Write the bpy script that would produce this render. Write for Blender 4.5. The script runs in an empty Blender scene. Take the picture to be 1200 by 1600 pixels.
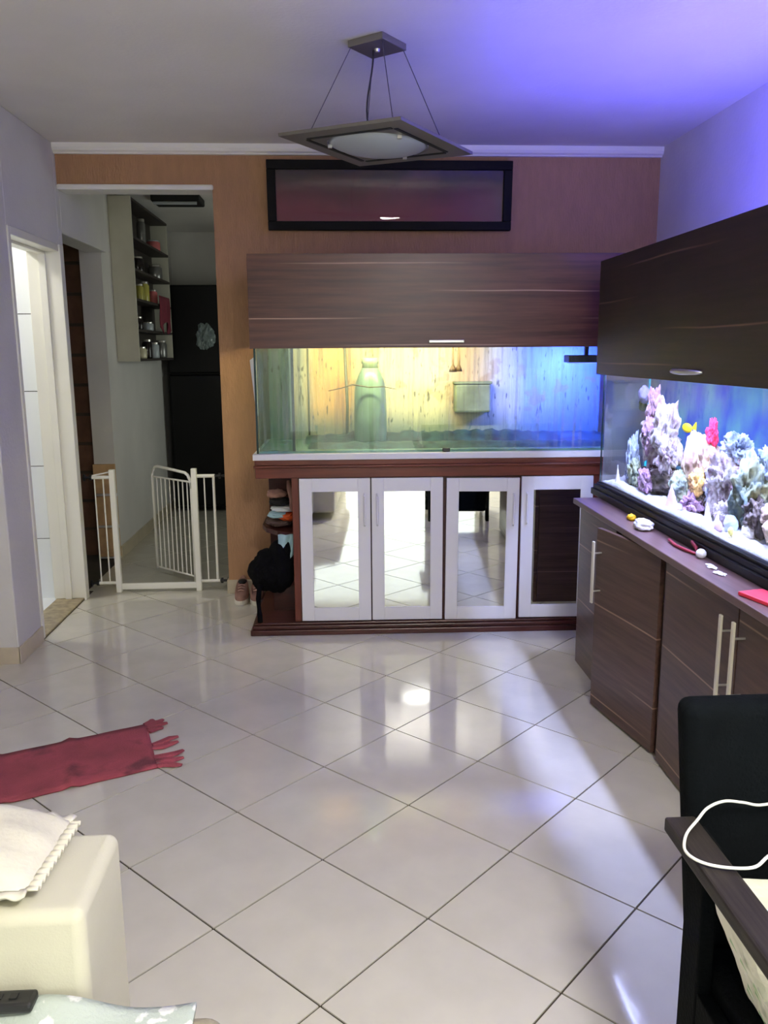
import bpy, bmesh, math, random
from mathutils import Vector, Matrix, noise
random.seed(7)
S = bpy.context.scene
COL = S.collection

# ------------------------------------------------------------------ camera
YAW, PITCH, ROLL = math.radians(3.2), math.radians(10.905), math.radians(-0.37)
fw = Vector((math.sin(YAW)*math.cos(PITCH), math.cos(YAW)*math.cos(PITCH), -math.sin(PITCH)))
rt = Vector((math.cos(YAW), -math.sin(YAW), 0))
up = rt.cross(fw)
r2 = rt*math.cos(ROLL)+up*math.sin(ROLL)
u2 = -rt*math.sin(ROLL)+up*math.cos(ROLL)
cam_data = bpy.data.cameras.new('camera')
cam_data.sensor_fit = 'VERTICAL'; cam_data.sensor_height = 24; cam_data.lens = 24*1300.2/1600
cam_data.clip_start = 0.05
cam = bpy.data.objects.new('camera', cam_data); COL.objects.link(cam)
m3 = Matrix((r2, u2, -fw)).transposed()
cam.matrix_world = Matrix.Translation((0, 0, 1.5)) @ m3.to_4x4()
S.camera = cam

# ------------------------------------------------------------------ world, exposure
world = bpy.data.worlds.new('world'); S.world = world; world.use_nodes = True
bg = world.node_tree.nodes['Background']
bg.inputs['Color'].default_value = (0.95, 0.97, 0.90, 1)
bg.inputs['Strength'].default_value = 3.1
S.view_settings.view_transform = 'Standard'; S.view_settings.look = 'None'
S.view_settings.gamma = 1; S.view_settings.use_curve_mapping = False
S.view_settings.exposure = 0.28
S.cycles.use_denoising = True
S.cycles.max_bounces = 10; S.cycles.diffuse_bounces = 5; S.cycles.glossy_bounces = 5
S.cycles.transparent_max_bounces = 24
S.cycles.caustics_reflective = False; S.cycles.caustics_refractive = True
S.cycles.sample_clamp_indirect = 6

def area_light(name, loc, target, size, power, color, size_y=None, spread=180, parent=None):
    d = bpy.data.lights.new(name, 'AREA'); d.energy = power; d.color = color; d.size = size
    if size_y: d.shape = 'RECTANGLE'; d.size_y = size_y
    d.spread = math.radians(spread)
    o = bpy.data.objects.new(name, d); COL.objects.link(o); o.location = loc
    o.rotation_euler = (Vector(target)-Vector(loc)).to_track_quat('-Z', 'Y').to_euler()
    if parent: o.parent = parent; o.location = Vector(loc)-parent.location
    return o

# lamps of the place, and an added tube (each stands inside its own lamp or tank built below)
LAMP_POWER = 70            # ceiling lamp behind the camera
BATH_POWER = 11            # bathroom ceiling lamp
DRY_TANK_POWER = 13.5        # added tube in the hood of the dry tank
DRY_BLUE_POWER = 20
REEF_POWER = 120            # reef tank fixture, downwards
REEF_UP_POWER = 40         # the same fixture, glow upwards
# daylight comes through the rear balcony door: a portal only guides the sampling
portal = area_light('daylight_portal', (0.2, -3.0, 1.1), (0.2, 1, 1.1), 2.4, 1, (1, 1, 1), 2.1)
portal.data.cycles.is_portal = True
portal2 = area_light('kitchen_portal', (0.6, 6.8, 1.45), (-1, 6.8, 1.45), 1.0, 1, (1, 1, 1), 1.1)
portal2.data.cycles.is_portal = True

# ------------------------------------------------------------------ materials
def srgb(r, g, b):
    f = lambda c: (c/255/12.92) if c/255 <= 0.04045 else ((c/255+0.055)/1.055)**2.4
    return (f(r), f(g), f(b), 1)

MATS = {}
def mat(name, col, rough=0.5, metal=0.0, spec=0.5, var=0.0, vscale=6.0, bump=0.0, bscale=40.0, stretch=(1, 1, 1), bstretch=None, coat=0.0, col2=None):
    m = bpy.data.materials.new(name); m.use_nodes = True
    nt = m.node_tree; N = nt.nodes; L = nt.links
    b = N['Principled BSDF']
    b.inputs['Base Color'].default_value = col
    b.inputs['Roughness'].default_value = rough
    b.inputs['Metallic'].default_value = metal
    b.inputs['Specular IOR Level'].default_value = spec
    b.inputs['Coat Weight'].default_value = coat
    tc = N.new('ShaderNodeTexCoord')
    if var or col2:
        mp = N.new('ShaderNodeMapping'); mp.inputs['Scale'].default_value = stretch
        L.new(tc.outputs['Object'], mp.inputs['Vector'])
        n = N.new('ShaderNodeTexNoise'); n.inputs['Scale'].default_value = vscale; n.inputs['Detail'].default_value = 6
        L.new(mp.outputs['Vector'], n.inputs['Vector'])
        r = N.new('ShaderNodeValToRGB')
        c2 = col2 if col2 else tuple(max(0, c*(1-var)) for c in col[:3])+(1,)
        c1 = col if col2 else tuple(min(1, c*(1+var*0.6)) for c in col[:3])+(1,)
        r.color_ramp.elements[0].position = 0.35; r.color_ramp.elements[0].color = c2
        r.color_ramp.elements[1].position = 0.65; r.color_ramp.elements[1].color = c1
        L.new(n.outputs['Fac'], r.inputs['Fac']); L.new(r.outputs['Color'], b.inputs['Base Color'])
    if bump:
        mp2 = N.new('ShaderNodeMapping'); mp2.inputs['Scale'].default_value = bstretch or stretch
        L.new(tc.outputs['Object'], mp2.inputs['Vector'])
        n2 = N.new('ShaderNodeTexNoise'); n2.inputs['Scale'].default_value = bscale; n2.inputs['Detail'].default_value = 4
        L.new(mp2.outputs['Vector'], n2.inputs['Vector'])
        bp = N.new('ShaderNodeBump'); bp.inputs['Strength'].default_value = bump; bp.inputs['Distance'].default_value = 0.01
        L.new(n2.outputs['Fac'], bp.inputs['Height']); L.new(bp.outputs['Normal'], b.inputs['Normal'])
    MATS[name] = m
    return m

def math_node(N, L, op, a, b=None, c=None):
    n = N.new('ShaderNodeMath'); n.operation = op
    for i, v in enumerate((a, b, c)):
        if v is None: continue
        if isinstance(v, (int, float)): n.inputs[i].default_value = v
        else: L.new(v, n.inputs[i])
    return n.outputs[0]

def mix_col(N, L, fac, a, b):
    n = N.new('ShaderNodeMix'); n.data_type = 'RGBA'
    if isinstance(fac, (int, float)): n.inputs[0].default_value = fac
    else: L.new(fac, n.inputs[0])
    for i, v in ((6, a), (7, b)):
        if isinstance(v, tuple): n.inputs[i].default_value = v
        else: L.new(v, n.inputs[i])
    return n.outputs[2]

def wood(name, dark, mid, streak, axis, rough=0.3, bands=True, zshift=0.0):
    """laminate whose grain runs along axis ('X','Y','Z'), with a few thin pale streaks"""
    m = bpy.data.materials.new(name); m.use_nodes = True
    nt = m.node_tree; N = nt.nodes; L = nt.links; b = N['Principled BSDF']
    b.inputs['Roughness'].default_value = rough; b.inputs['Specular IOR Level'].default_value = 0.35
    tc = N.new('ShaderNodeTexCoord'); sx = N.new('ShaderNodeSeparateXYZ'); L.new(tc.outputs['Object'], sx.inputs[0])
    mp = N.new('ShaderNodeMapping')
    sc = {'X': (1.2, 24, 24), 'Y': (24, 1.2, 24), 'Z': (24, 24, 1.2)}[axis]
    mp.inputs['Scale'].default_value = sc; L.new(tc.outputs['Object'], mp.inputs['Vector'])
    n = N.new('ShaderNodeTexNoise'); n.inputs['Scale'].default_value = 1.6; n.inputs['Detail'].default_value = 8; n.inputs['Roughness'].default_value = 0.65
    L.new(mp.outputs['Vector'], n.inputs['Vector'])
    r = N.new('ShaderNodeValToRGB'); r.color_ramp.elements[0].position = 0.3; r.color_ramp.elements[0].color = dark
    r.color_ramp.elements[1].position = 0.72; r.color_ramp.elements[1].color = mid
    L.new(n.outputs['Fac'], r.inputs['Fac'])
    out = r.outputs['Color']
    if bands:
        # thin pale veins about every 0.15 m up the board, broken along the grain
        n2 = N.new('ShaderNodeTexNoise'); n2.inputs['Scale'].default_value = 1.1; n2.inputs['Detail'].default_value = 2
        mp2 = N.new('ShaderNodeMapping'); mp2.inputs['Scale'].default_value = {'X': (1, 0, 0), 'Y': (0, 1, 0), 'Z': (1, 1, 1)}[axis]
        L.new(tc.outputs['Object'], mp2.inputs['Vector']); L.new(mp2.outputs['Vector'], n2.inputs['Vector'])
        acr = sx.outputs['Z'] if axis != 'Z' else sx.outputs['X']
        alg = sx.outputs['X'] if axis == 'X' else sx.outputs['Y']
        z = math_node(N, L, 'ADD', acr, math_node(N, L, 'MULTIPLY', n2.outputs['Fac'], 0.03))
        z = math_node(N, L, 'ADD', z, zshift)
        cell = math_node(N, L, 'DIVIDE', z, 0.135)
        idx = math_node(N, L, 'FLOOR', cell)
        d = math_node(N, L, 'ABSOLUTE', math_node(N, L, 'SUBTRACT', math_node(N, L, 'FRACT', cell), 0.5))
        line = N.new('ShaderNodeMapRange'); line.inputs['From Min'].default_value = 0.035; line.inputs['From Max'].default_value = 0.0
        L.new(d, line.inputs['Value'])
        # each vein is only present over part of its length
        ph = math_node(N, L, 'ADD', math_node(N, L, 'MULTIPLY', alg, 3.1), math_node(N, L, 'MULTIPLY', idx, 2.4))
        on = N.new('ShaderNodeMapRange'); on.inputs['From Min'].default_value = 0.0; on.inputs['From Max'].default_value = 0.9
        L.new(math_node(N, L, 'SINE', ph), on.inputs['Value'])
        fac = math_node(N, L, 'MULTIPLY', line.outputs['Result'], on.outputs['Result'])
        out = mix_col(N, L, math_node(N, L, 'MULTIPLY', fac, 0.75), out, streak)
    L.new(out, b.inputs['Base Color'])
    bp = N.new('ShaderNodeBump'); bp.inputs['Strength'].default_value = 0.05; bp.inputs['Distance'].default_value = 0.005
    L.new(n.outputs['Fac'], bp.inputs['Height']); L.new(bp.outputs['Normal'], b.inputs['Normal'])
    MATS[name] = m
    return m

def glass(name, tint=(0.96, 0.99, 0.98, 1), rough=0.0, ior=1.45, dirt=None):
    m = bpy.data.materials.new(name); m.use_nodes = True
    nt = m.node_tree; N = nt.nodes; L = nt.links
    N.remove(N['Principled BSDF']); out = N['Material Output']
    tr = N.new('ShaderNodeBsdfTransparent'); tr.inputs['Color'].default_value = tint
    gl = N.new('ShaderNodeBsdfGlossy'); gl.inputs['Roughness'].default_value = rough
    fr = N.new('ShaderNodeFresnel'); fr.inputs['IOR'].default_value = ior
    ge = N.new('ShaderNodeNewGeometry')
    fac = math_node(N, L, 'MULTIPLY', fr.outputs['Fac'], math_node(N, L, 'SUBTRACT', 1.0, ge.outputs['Backfacing']))
    mx = N.new('ShaderNodeMixShader'); L.new(fac, mx.inputs[0]); L.new(tr.outputs[0], mx.inputs[1]); L.new(gl.outputs[0], mx.inputs[2])
    sh = mx.outputs[0]
    if dirt:
        # dried limescale runs: thin vertical streaks, plus specks
        tc = N.new('ShaderNodeTexCoord'); mp = N.new('ShaderNodeMapping'); mp.inputs['Scale'].default_value = (30, 30, 1.6)
        L.new(tc.outputs['Object'], mp.inputs['Vector'])
        n = N.new('ShaderNodeTexNoise'); n.inputs['Scale'].default_value = 1.5; n.inputs['Detail'].default_value = 8
        L.new(mp.outputs['Vector'], n.inputs['Vector'])
        mr = N.new('ShaderNodeMapRange'); mr.inputs['From Min'].default_value = 0.5; mr.inputs['From Max'].default_value = 0.75
        mr.inputs['To Max'].default_value = dirt[1]
        L.new(n.outputs['Fac'], mr.inputs['Value'])
        df = N.new('ShaderNodeBsdfDiffuse'); df.inputs['Color'].default_value = dirt[0]
        m2 = N.new('ShaderNodeMixShader'); L.new(mr.outputs[0], m2.inputs[0]); L.new(sh, m2.inputs[1]); L.new(df.outputs[0], m2.inputs[2])
        sh = m2.outputs[0]
    L.new(sh, out.inputs['Surface'])
    MATS[name] = m
    return m

def emit(name, col, strength):
    m = bpy.data.materials.new(name); m.use_nodes = True
    N = m.node_tree.nodes; L = m.node_tree.links; N.remove(N['Principled BSDF'])
    e = N.new('ShaderNodeEmission'); e.inputs['Color'].default_value = col; e.inputs['Strength'].default_value = strength
    L.new(e.outputs[0], N['Material Output'].inputs['Surface']); MATS[name] = m
    return m

M_ceiling = mat('ceiling plaster', srgb(230, 227, 222), 0.9, var=0.04, vscale=2.5, bump=0.12, bscale=60)
M_white_wall = mat('white wall paint', srgb(210, 208, 204), 0.8, var=0.05, vscale=3, bump=0.15, bscale=50)
M_ochre = mat('ochre textured wall', srgb(168, 127, 93), 0.75, var=0.07, vscale=14, stretch=(2.2, 2.2, 0.6), bump=0.5, bscale=40, bstretch=(2.5, 2.5, 0.7))
M_crown = mat('white moulding', srgb(235, 232, 226), 0.5)
M_base = mat('beige baseboard tile', srgb(196, 184, 160), 0.3, var=0.08, vscale=9)
M_tile = mat('glazed floor tile', srgb(200, 196, 182), 0.09, spec=0.5, var=0.05, vscale=7, bump=0.035, bscale=9, coat=0.15)
M_grout = mat('grout', srgb(56, 48, 36), 0.9, var=0.25, vscale=8)
M_granite = mat('beige granite', srgb(158, 143, 112), 0.4, var=0.3, vscale=30)
M_bath_tile = mat('bathroom wall tile', srgb(232, 236, 238), 0.2)
M_door_paint = mat('white gloss paint', srgb(232, 230, 218), 0.35, var=0.03, vscale=3)
M_brick_lit = mat('lit clay block', srgb(196, 160, 116), 0.9, var=0.2, vscale=9, bump=0.4, bscale=50)  # lighter copy of the clay block, light on the jamb put into the colour
M_brick_shaded = mat('clay block', srgb(98, 68, 50), 0.9, var=0.25, vscale=9, bump=0.4, bscale=50)  # same clay blocks, darkened in colour for the unlit side room
M_mortar = mat('mortar', srgb(70, 58, 46), 0.95)
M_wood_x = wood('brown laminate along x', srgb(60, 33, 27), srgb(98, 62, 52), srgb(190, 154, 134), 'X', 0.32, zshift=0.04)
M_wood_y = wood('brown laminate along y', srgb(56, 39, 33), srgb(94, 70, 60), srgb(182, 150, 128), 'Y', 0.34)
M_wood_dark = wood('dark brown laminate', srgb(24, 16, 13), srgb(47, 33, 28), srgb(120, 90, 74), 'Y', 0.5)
M_wood_end = wood('brown laminate edge', srgb(66, 48, 42), srgb(102, 80, 74), srgb(150, 120, 110), 'X', 0.35)
M_counter = wood('brown laminate counter', srgb(84, 64, 62), srgb(112, 88, 86), srgb(150, 120, 110), 'Y', 0.3, bands=False)
M_mahogany = wood('mahogany board', srgb(70, 30, 20), srgb(112, 52, 36), srgb(130, 60, 40), 'X', 0.35, bands=False)
M_mahogany_v = wood('mahogany upright', srgb(70, 32, 22), srgb(110, 54, 40), srgb(130, 60, 40), 'Z', 0.35, bands=False)
M_mahogany_dark = wood('dark mahogany', srgb(46, 22, 20), srgb(78, 38, 34), srgb(130, 60, 40), 'X', 0.3, bands=False)
M_white_door = mat('white lacquer', srgb(226, 225, 228), 0.4)
M_mirror = mat('mirror', (0.86, 0.88, 0.86, 1), 0.015, metal=1.0)
M_steel = mat('brushed metal', srgb(205, 203, 196), 0.32, metal=0.85)
M_handle_cream = mat('satin nickel bar', srgb(214, 208, 188), 0.35, metal=0.35)
M_grey_metal = mat('grey painted metal', srgb(118, 114, 110), 0.45, metal=0.35)
M_slot = mat('dark slot', srgb(18, 18, 18), 0.7)
M_frost = mat('frosted glass bowl', srgb(176, 184, 188), 0.25, var=0.05, vscale=5)
M_wire = mat('steel wire', srgb(90, 86, 92), 0.4, metal=0.6)
M_cord = mat('dark cord', srgb(40, 36, 42), 0.6)
M_frame_black = mat('black lacquer frame', srgb(7, 4, 5), 0.6, spec=0.15)
M_gate = mat('white powder coat', srgb(236, 234, 226), 0.35)
M_black_plastic = mat('black plastic', srgb(18, 18, 20), 0.45)
M_black_gloss = mat('black fridge', srgb(5, 5, 6), 0.3, spec=0.2)
M_black_cloth = mat('black cloth', srgb(6, 6, 9), 0.95, spec=0.1, bump=0.3, bscale=90)
M_shelf_white = mat('cream shelf board', srgb(196, 194, 178), 0.55, var=0.06, vscale=6)
M_shelf_shaded = mat('shaded shelf board', srgb(58, 52, 48), 0.6, var=0.1, vscale=6)  # shade inside the shelf unit put into the board colour
M_glass_clear = glass('clear pane')
M_glass_tank = glass('dirty tank glass', (0.92, 0.96, 0.94, 1), dirt=((0.42, 0.44, 0.38, 1), 0.3))
M_glass_edge = mat('green glass edge', srgb(18, 48, 52), 0.15)
M_glass_part = glass('teal partition glass', (0.80, 0.85, 0.85, 1), dirt=((0.40, 0.48, 0.46, 1), 0.5))
M_glass_reef = glass('reef tank glass', (0.97, 0.99, 1, 1))
M_water = glass('reef water', (0.97, 0.99, 1.0, 1), ior=1.05)
M_water_face = bpy.data.materials.new('reef water face'); M_water_face.use_nodes = True
_n = M_water_face.node_tree.nodes; _n.remove(_n['Principled BSDF'])
_r = _n.new('ShaderNodeBsdfRefraction'); _r.inputs['IOR'].default_value = 1.333; _r.inputs['Roughness'].default_value = 0.0
_r.inputs['Color'].default_value = (0.96, 0.985, 1.0, 1)
M_water_face.node_tree.links.new(_r.outputs[0], _n['Material Output'].inputs['Surface'])
M_sand = mat('white coral sand', srgb(240, 238, 236), 0.9, bump=0.5, bscale=120, var=0.12, vscale=30)
M_black_rim = mat('black tank rim', srgb(9, 9, 12), 0.5, spec=0.3)

# ------------------------------------------------------------------ mesh helpers
class MB:
    def __init__(s): s.v = []; s.f = []
    def add(s, vs, fs):
        o = len(s.v); s.v += [tuple(v) for v in vs]; s.f += [tuple(i+o for i in f) for f in fs]; return s
    def box(s, x0, x1, y0, y1, z0, z1, rot=0.0):
        vs = [(x, y, z) for z in (z0, z1) for y in (y0, y1) for x in (x0, x1)]
        if rot:
            cx, cy = (x0+x1)/2, (y0+y1)/2; c, n = math.cos(rot), math.sin(rot)
            vs = [(cx+(x-cx)*c-(y-cy)*n, cy+(x-cx)*n+(y-cy)*c, z) for x, y, z in vs]
        return s.add(vs, [(0, 2, 3, 1), (4, 5, 7, 6), (0, 1, 5, 4), (2, 6, 7, 3), (0, 4, 6, 2), (1, 3, 7, 5)])
    def tube(s, pts, r, n=8, closed=False):
        P = [Vector(p) for p in pts]; rings = []; k = len(P)
        for i, p in enumerate(P):
            if closed: t = (P[(i+1) % k]-P[i-1])
            else: t = P[min(i+1, k-1)]-P[max(i-1, 0)]
            t.normalize()
            a = Vector((0, 0, 1)) if abs(t.z) < 0.9 else Vector((1, 0, 0))
            u = t.cross(a).normalized(); w = t.cross(u)
            rr = r[i] if isinstance(r, (list, tuple)) else r
            rings.append([p+(u*math.cos(2*math.pi*j/n)+w*math.sin(2*math.pi*j/n))*rr for j in range(n)])
        vs = [v for g in rings for v in g]; fs = []
        m = k if closed else k-1
        for i in range(m):
            a, b = i*n, ((i+1) % k)*n
            for j in range(n): fs.append((a+j, b+j, b+(j+1) % n, a+(j+1) % n))
        if not closed: fs.append(tuple(range(n))); fs.append(tuple(reversed(range((k-1)*n, k*n))))
        return s.add(vs, fs)
    def lathe(s, prof, c, n=20, axis='Z'):
        vs = []
        for r, h in prof:
            for j in range(n):
                a = 2*math.pi*j/n
                if axis == 'Z': vs.append((c[0]+r*math.cos(a), c[1]+r*math.sin(a), c[2]+h))
                elif axis == 'Y': vs.append((c[0]+r*math.cos(a), c[1]+h, c[2]+r*math.sin(a)))
                else: vs.append((c[0]+h, c[1]+r*math.cos(a), c[2]+r*math.sin(a)))
        fs = []
        for i in range(len(prof)-1):
            for j in range(n): fs.append((i*n+j, i*n+(j+1) % n, (i+1)*n+(j+1) % n, (i+1)*n+j))
        fs.append(tuple(reversed(range(n)))); fs.append(tuple(range((len(prof)-1)*n, len(prof)*n)))
        return s.add(vs, fs)
    def prism(s, poly, z0, z1):
        n = len(poly); vs = [(x, y, z0) for x, y in poly]+[(x, y, z1) for x, y in poly]
        fs = [tuple(reversed(range(n))), tuple(range(n, 2*n))]+[(i, (i+1) % n, n+(i+1) % n, n+i) for i in range(n)]
        return s.add(vs, fs)
    def extrude_y(s, poly, y0, y1):       # poly in (x,z)
        n = len(poly); vs = [(x, y0, z) for x, z in poly]+[(x, y1, z) for x, z in poly]
        fs = [tuple(range(n)), tuple(reversed(range(n, 2*n)))]+[(i, n+i, n+(i+1) % n, (i+1) % n) for i in range(n)]
        return s.add(vs, fs)
    def extrude_x(s, poly, x0, x1):       # poly in (y,z)
        n = len(poly); vs = [(x0, y, z) for y, z in poly]+[(x1, y, z) for y, z in poly]
        fs = [tuple(reversed(range(n))), tuple(range(n, 2*n))]+[(i, (i+1) % n, n+(i+1) % n, n+i) for i in range(n)]
        return s.add(vs, fs)
    def blob(s, c, rad, seed=0, amp=0.35, freq=1.6, sub=4, fold=False, floor=None, rot=0.0):
        bm = bmesh.new(); bmesh.ops.create_icosphere(bm, subdivisions=sub, radius=1)
        off = Vector((seed*3.1, seed*1.7, seed*5.3))
        cs, sn = math.cos(rot), math.sin(rot)
        idx = {}
        vs = []
        for i, v in enumerate(bm.verts):
            idx[v] = i
            p = v.co.copy()
            h = noise.fractal(p*freq+off, 0.9, 2.1, 5)
            if fold:   # lumpy, with pits and holes eaten into it
                pit = max(0.0, noise.noise(p*freq*2.2+off*2)-0.05)+0.6*max(0.0, noise.noise(p*freq*4.6+off)-0.1)
                h = 0.75*noise.noise(p*freq*0.8+off)+0.30*noise.noise(p*freq*2.1+off)+0.14*noise.noise(p*freq*5.5+off)-0.75*pit
            p = p*(1+amp*h)
            x, y, z = p.x*rad[0], p.y*rad[1], p.z*rad[2]
            x, y = x*cs-y*sn, x*sn+y*cs
            z = c[2]+z
            if floor is not None: z = max(z, floor)
            vs.append((c[0]+x, c[1]+y, z))
        fs = [tuple(idx[v] for v in f.verts) for f in bm.faces]
        bm.free()
        return s.add(vs, fs)
    def grid(s, fn, nu, nv, thick=None):
        vs = [fn(i/nu, j/nv) for j in range(nv+1) for i in range(nu+1)]
        fs = [(j*(nu+1)+i, j*(nu+1)+i+1, (j+1)*(nu+1)+i+1, (j+1)*(nu+1)+i) for j in range(nv) for i in range(nu)]
        return s.add(vs, fs)

def link(name, mb, m, parent=None, bev=0.0, smooth=False, solid=0.0, sub=0, mesh=None, soft=False):
    if mesh is None:
        me = bpy.data.meshes.new(name)
        off = Vector((0, 0, 0))
        q = parent
        while q: off += q.location; q = q.parent
        me.from_pydata([(x-off.x, y-off.y, z-off.z) for x, y, z in mb.v], [], mb.f)
        me.materials.append(m); me.validate(); me.update()
        if smooth or soft:
            for p in me.polygons: p.use_smooth = True
    else: me = mesh
    o = bpy.data.objects.new(name, me); COL.objects.link(o)
    if parent: o.parent = parent
    if solid:
        md = o.modifiers.new('thickness', 'SOLIDIFY'); md.thickness = solid; md.offset = 0
    if bev:
        md = o.modifiers.new('bevel', 'BEVEL'); md.width = bev; md.segments = 5 if soft else 2; md.limit_method = 'ANGLE'
        if soft: md.harden_normals = True
    if sub:
        md = o.modifiers.new('smooth', 'SUBSURF'); md.levels = sub; md.render_levels = sub
    return o

def thing(name, label, cat, loc=(0, 0, 0), group=None):
    o = bpy.data.objects.new(name, None); COL.objects.link(o); o.location = loc; o.empty_display_size = 0.05
    o['label'] = label; o['category'] = cat
    if group: o['group'] = group
    return o

def tag(o, label, cat, group=None):
    o['label'] = label; o['category'] = cat
    if group: o['group'] = group
    return o

def struct(name, mb, m, bev=0.0, label=None, smooth=False, parent=None):
    o = link(name, mb, m, parent, bev, smooth)
    if not parent: o['kind'] = 'structure'
    if label: o['label'] = label
    return o

B = lambda *a, **k: MB().box(*a, **k)
CEIL = 2.67

# ================================================================== SETTING
# --- floor: grout bed with every tile laid at 45 degrees as a piece of its own
floor = struct('floor', B(-3.5, 2.05, -3.1, 8.8, -0.12, -0.004), M_grout)
TS = 0.4044; TG = 0.0058
ga = math.radians(-44.66); gx, gy = 0.219, 2.557
ea = (math.cos(ga), math.sin(ga)); eb = (math.sin(ga), -math.cos(ga))
def clip(poly, axis, val, keep_less):
    out = []
    for i in range(len(poly)):
        a, b = poly[i], poly[(i+1) % len(poly)]
        ia = (a[axis] <= val) if keep_less else (a[axis] >= val)
        ib = (b[axis] <= val) if keep_less else (b[axis] >= val)
        if ia: out.append(a)
        if ia != ib:
            t = (val-a[axis])/(b[axis]-a[axis]); out.append((a[0]+t*(b[0]-a[0]), a[1]+t*(b[1]-a[1])))
    return out
def poly_area(p): return abs(sum(p[i][0]*p[(i+1) % len(p)][1]-p[(i+1) % len(p)][0]*p[i][1] for i in range(len(p))))/2
REG = [(-1.58, 1.945, -3.0, 5.14), (-2.3, -1.58, -3.0, 3.99), (-1.58, -0.697, 5.14, 5.28), (-1.62, 0.6, 5.28, 8.7)]
full_tile = None; rear_tiles = MB()
h = (TS-TG)/2; full = h*h*4
for i in range(-30, 30):
    for j in range(-30, 30):
        cx = gx+TS*((i+0.5)*ea[0]+(j+0.5)*eb[0]); cy = gy+TS*((i+0.5)*ea[1]+(j+0.5)*eb[1])
        q = [(cx+u*h*ea[0]+v*h*eb[0], cy+u*h*ea[1]+v*h*eb[1]) for u, v in ((-1, -1), (-1, 1), (1, 1), (1, -1))]
        if poly_area(q) and sum(q[k][0]*q[(k+1) % 4][1]-q[(k+1) % 4][0]*q[k][1] for k in range(4)) < 0: q.reverse()
        for (x0, x1, y0, y1) in REG:
            p = clip(clip(clip(clip(q, 0, x0, False), 0, x1, True), 1, y0, False), 1, y1, True)
            if len(p) < 3 or poly_area(p) < 0.002: continue
            whole = abs(poly_area(p)-full) < 1e-6
            if cy < 0.25:
                rear_tiles.prism(p, -0.004, 0.0); continue
            if whole and full_tile is not None:
                t = bpy.data.objects.new('tile', full_tile); COL.objects.link(t); t.parent = floor; t.location = (cx, cy, 0)
            else:
                mb = MB().prism([(x-cx, y-cy) for x, y in p], -0.004, random.uniform(-0.0003, 0.0003))
                t = link('tile', mb, M_tile); t.parent = floor; t.location = (cx, cy, 0)
                if whole: full_tile = t.data
rt_ = link('rear_tiles', rear_tiles, M_tile, floor); rt_['kind'] = 'stuff'

struct('ceiling', B(-3.5, 2.05, -3.1, 8.8, CEIL, CEIL+0.1), M_ceiling)
# --- back wall with the kitchen opening
struct('wall_back', MB().box(-0.697, 1.945, 5.14, 5.28, 0, CEIL).box(-1.58, -0.697, 5.14, 5.28, 2.455, CEIL), M_ochre, label='ochre textured accent wall with an open doorway at its left end')
struct('trim_1', MB().extrude_x([(5.14, 2.617), (5.118, 2.617), (5.112, 2.625), (5.100, 2.632), (5.092, 2.646), (5.090, CEIL), (5.14, CEIL)], -1.58, 1.945), M_crown, label='white crown moulding along the top of the ochre wall')
struct('trim_2', B(-1.58, -0.692, 5.125, 5.29, 2.425, 2.455), M_crown, bev=0.008, label='white strip under the lintel of the kitchen opening')
struct('baseboard_back', MB().box(-0.697, 1.945, 5.128, 5.14, 0, 0.088).box(-0.709, -0.697, 5.128, 5.28, 0, 0.088), M_base, bev=0.002)
struct('wall_right', B(1.945, 2.05, -3.0, 5.28, 0, CEIL), M_white_wall)
# --- left wall with the bathroom door and the side room door
struct('wall_left', MB().box(-1.73, -1.58, 3.99, 4.31, 0, CEIL).box(-3.4, -1.73, 3.99, 4.07, 0, CEIL).box(-1.73, -1.58, 4.31, 5.10, 2.115, CEIL)
       .box(-1.73, -1.58, 5.10, 5.17, 0, CEIL).box(-1.73, -1.58, 5.17, 6.13, 2.19, CEIL), M_white_wall, bev=0.006)
struct('baseboard_left', MB().box(-2.3, -1.572, 3.98, 3.99, 0, 0.085).box(-1.58, -1.57, 3.98, 4.31, 0, 0.085), M_base, bev=0.002)
struct('wall_near_left', B(-2.4, -2.3, -3.0, 3.99, 0, CEIL), M_white_wall)
struct('wall_front', MB().box(-2.4, -1.0, -3.1, -3.0, 0, CEIL).box(1.4, 2.05, -3.1, -3.0, 0, CEIL).box(-1.0, 1.4, -3.1, -3.0, 2.15, CEIL), M_white_wall)
win = struct('window_1', MB().box(-1.0, -0.94, -3.08, -3.02, 0, 2.15).box(1.34, 1.4, -3.08, -3.02, 0, 2.15).box(-1.0, 1.4, -3.08, -3.02, 2.09, 2.15).box(-1.0, 1.4, -3.08, -3.02, 0, 0.06).box(0.17, 0.23, -3.08, -3.02, 0, 2.15), M_door_paint)
link('pane', B(-0.94, 0.17, -3.055, -3.045, 0.06, 2.09), M_glass_clear, win)
link('pane', B(0.23, 1.34, -3.055, -3.045, 0.06, 2.09), M_glass_clear, win)

# --- bathroom behind the left door
wb = struct('wall_bathroom', MB().box(-3.4, -1.73, 5.112, 5.17, 0, CEIL).box(-3.5, -3.4, 3.99, 5.17, 0, CEIL), M_grout)
for r in range(6):
    for c in range(4):
        x1 = -1.752-c*0.42; x0 = max(-3.4, x1-0.417)
        z0 = -0.06+r*0.448; z1 = min(CEIL, z0+0.4435)
        link('wall_tile', B(x0, x1, 5.104, 5.112, max(0, z0), z1), M_bath_tile, wb)
        if c < 3:
            y1 = 5.1-c*0.35; link('wall_tile', B(-3.4, -3.392, y1-0.347, y1, max(0, z0), z1), M_bath_tile, wb)
struct('floor_bathroom', B(-3.4, -1.75, 4.07, 5.104, -0.004, 0.006), M_bath_tile)
struct('trim_3', B(-1.75, -1.582, 4.31, 5.10, 0, 0.012), M_granite, bev=0.004, label='beige granite threshold of the bathroom door')
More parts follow.
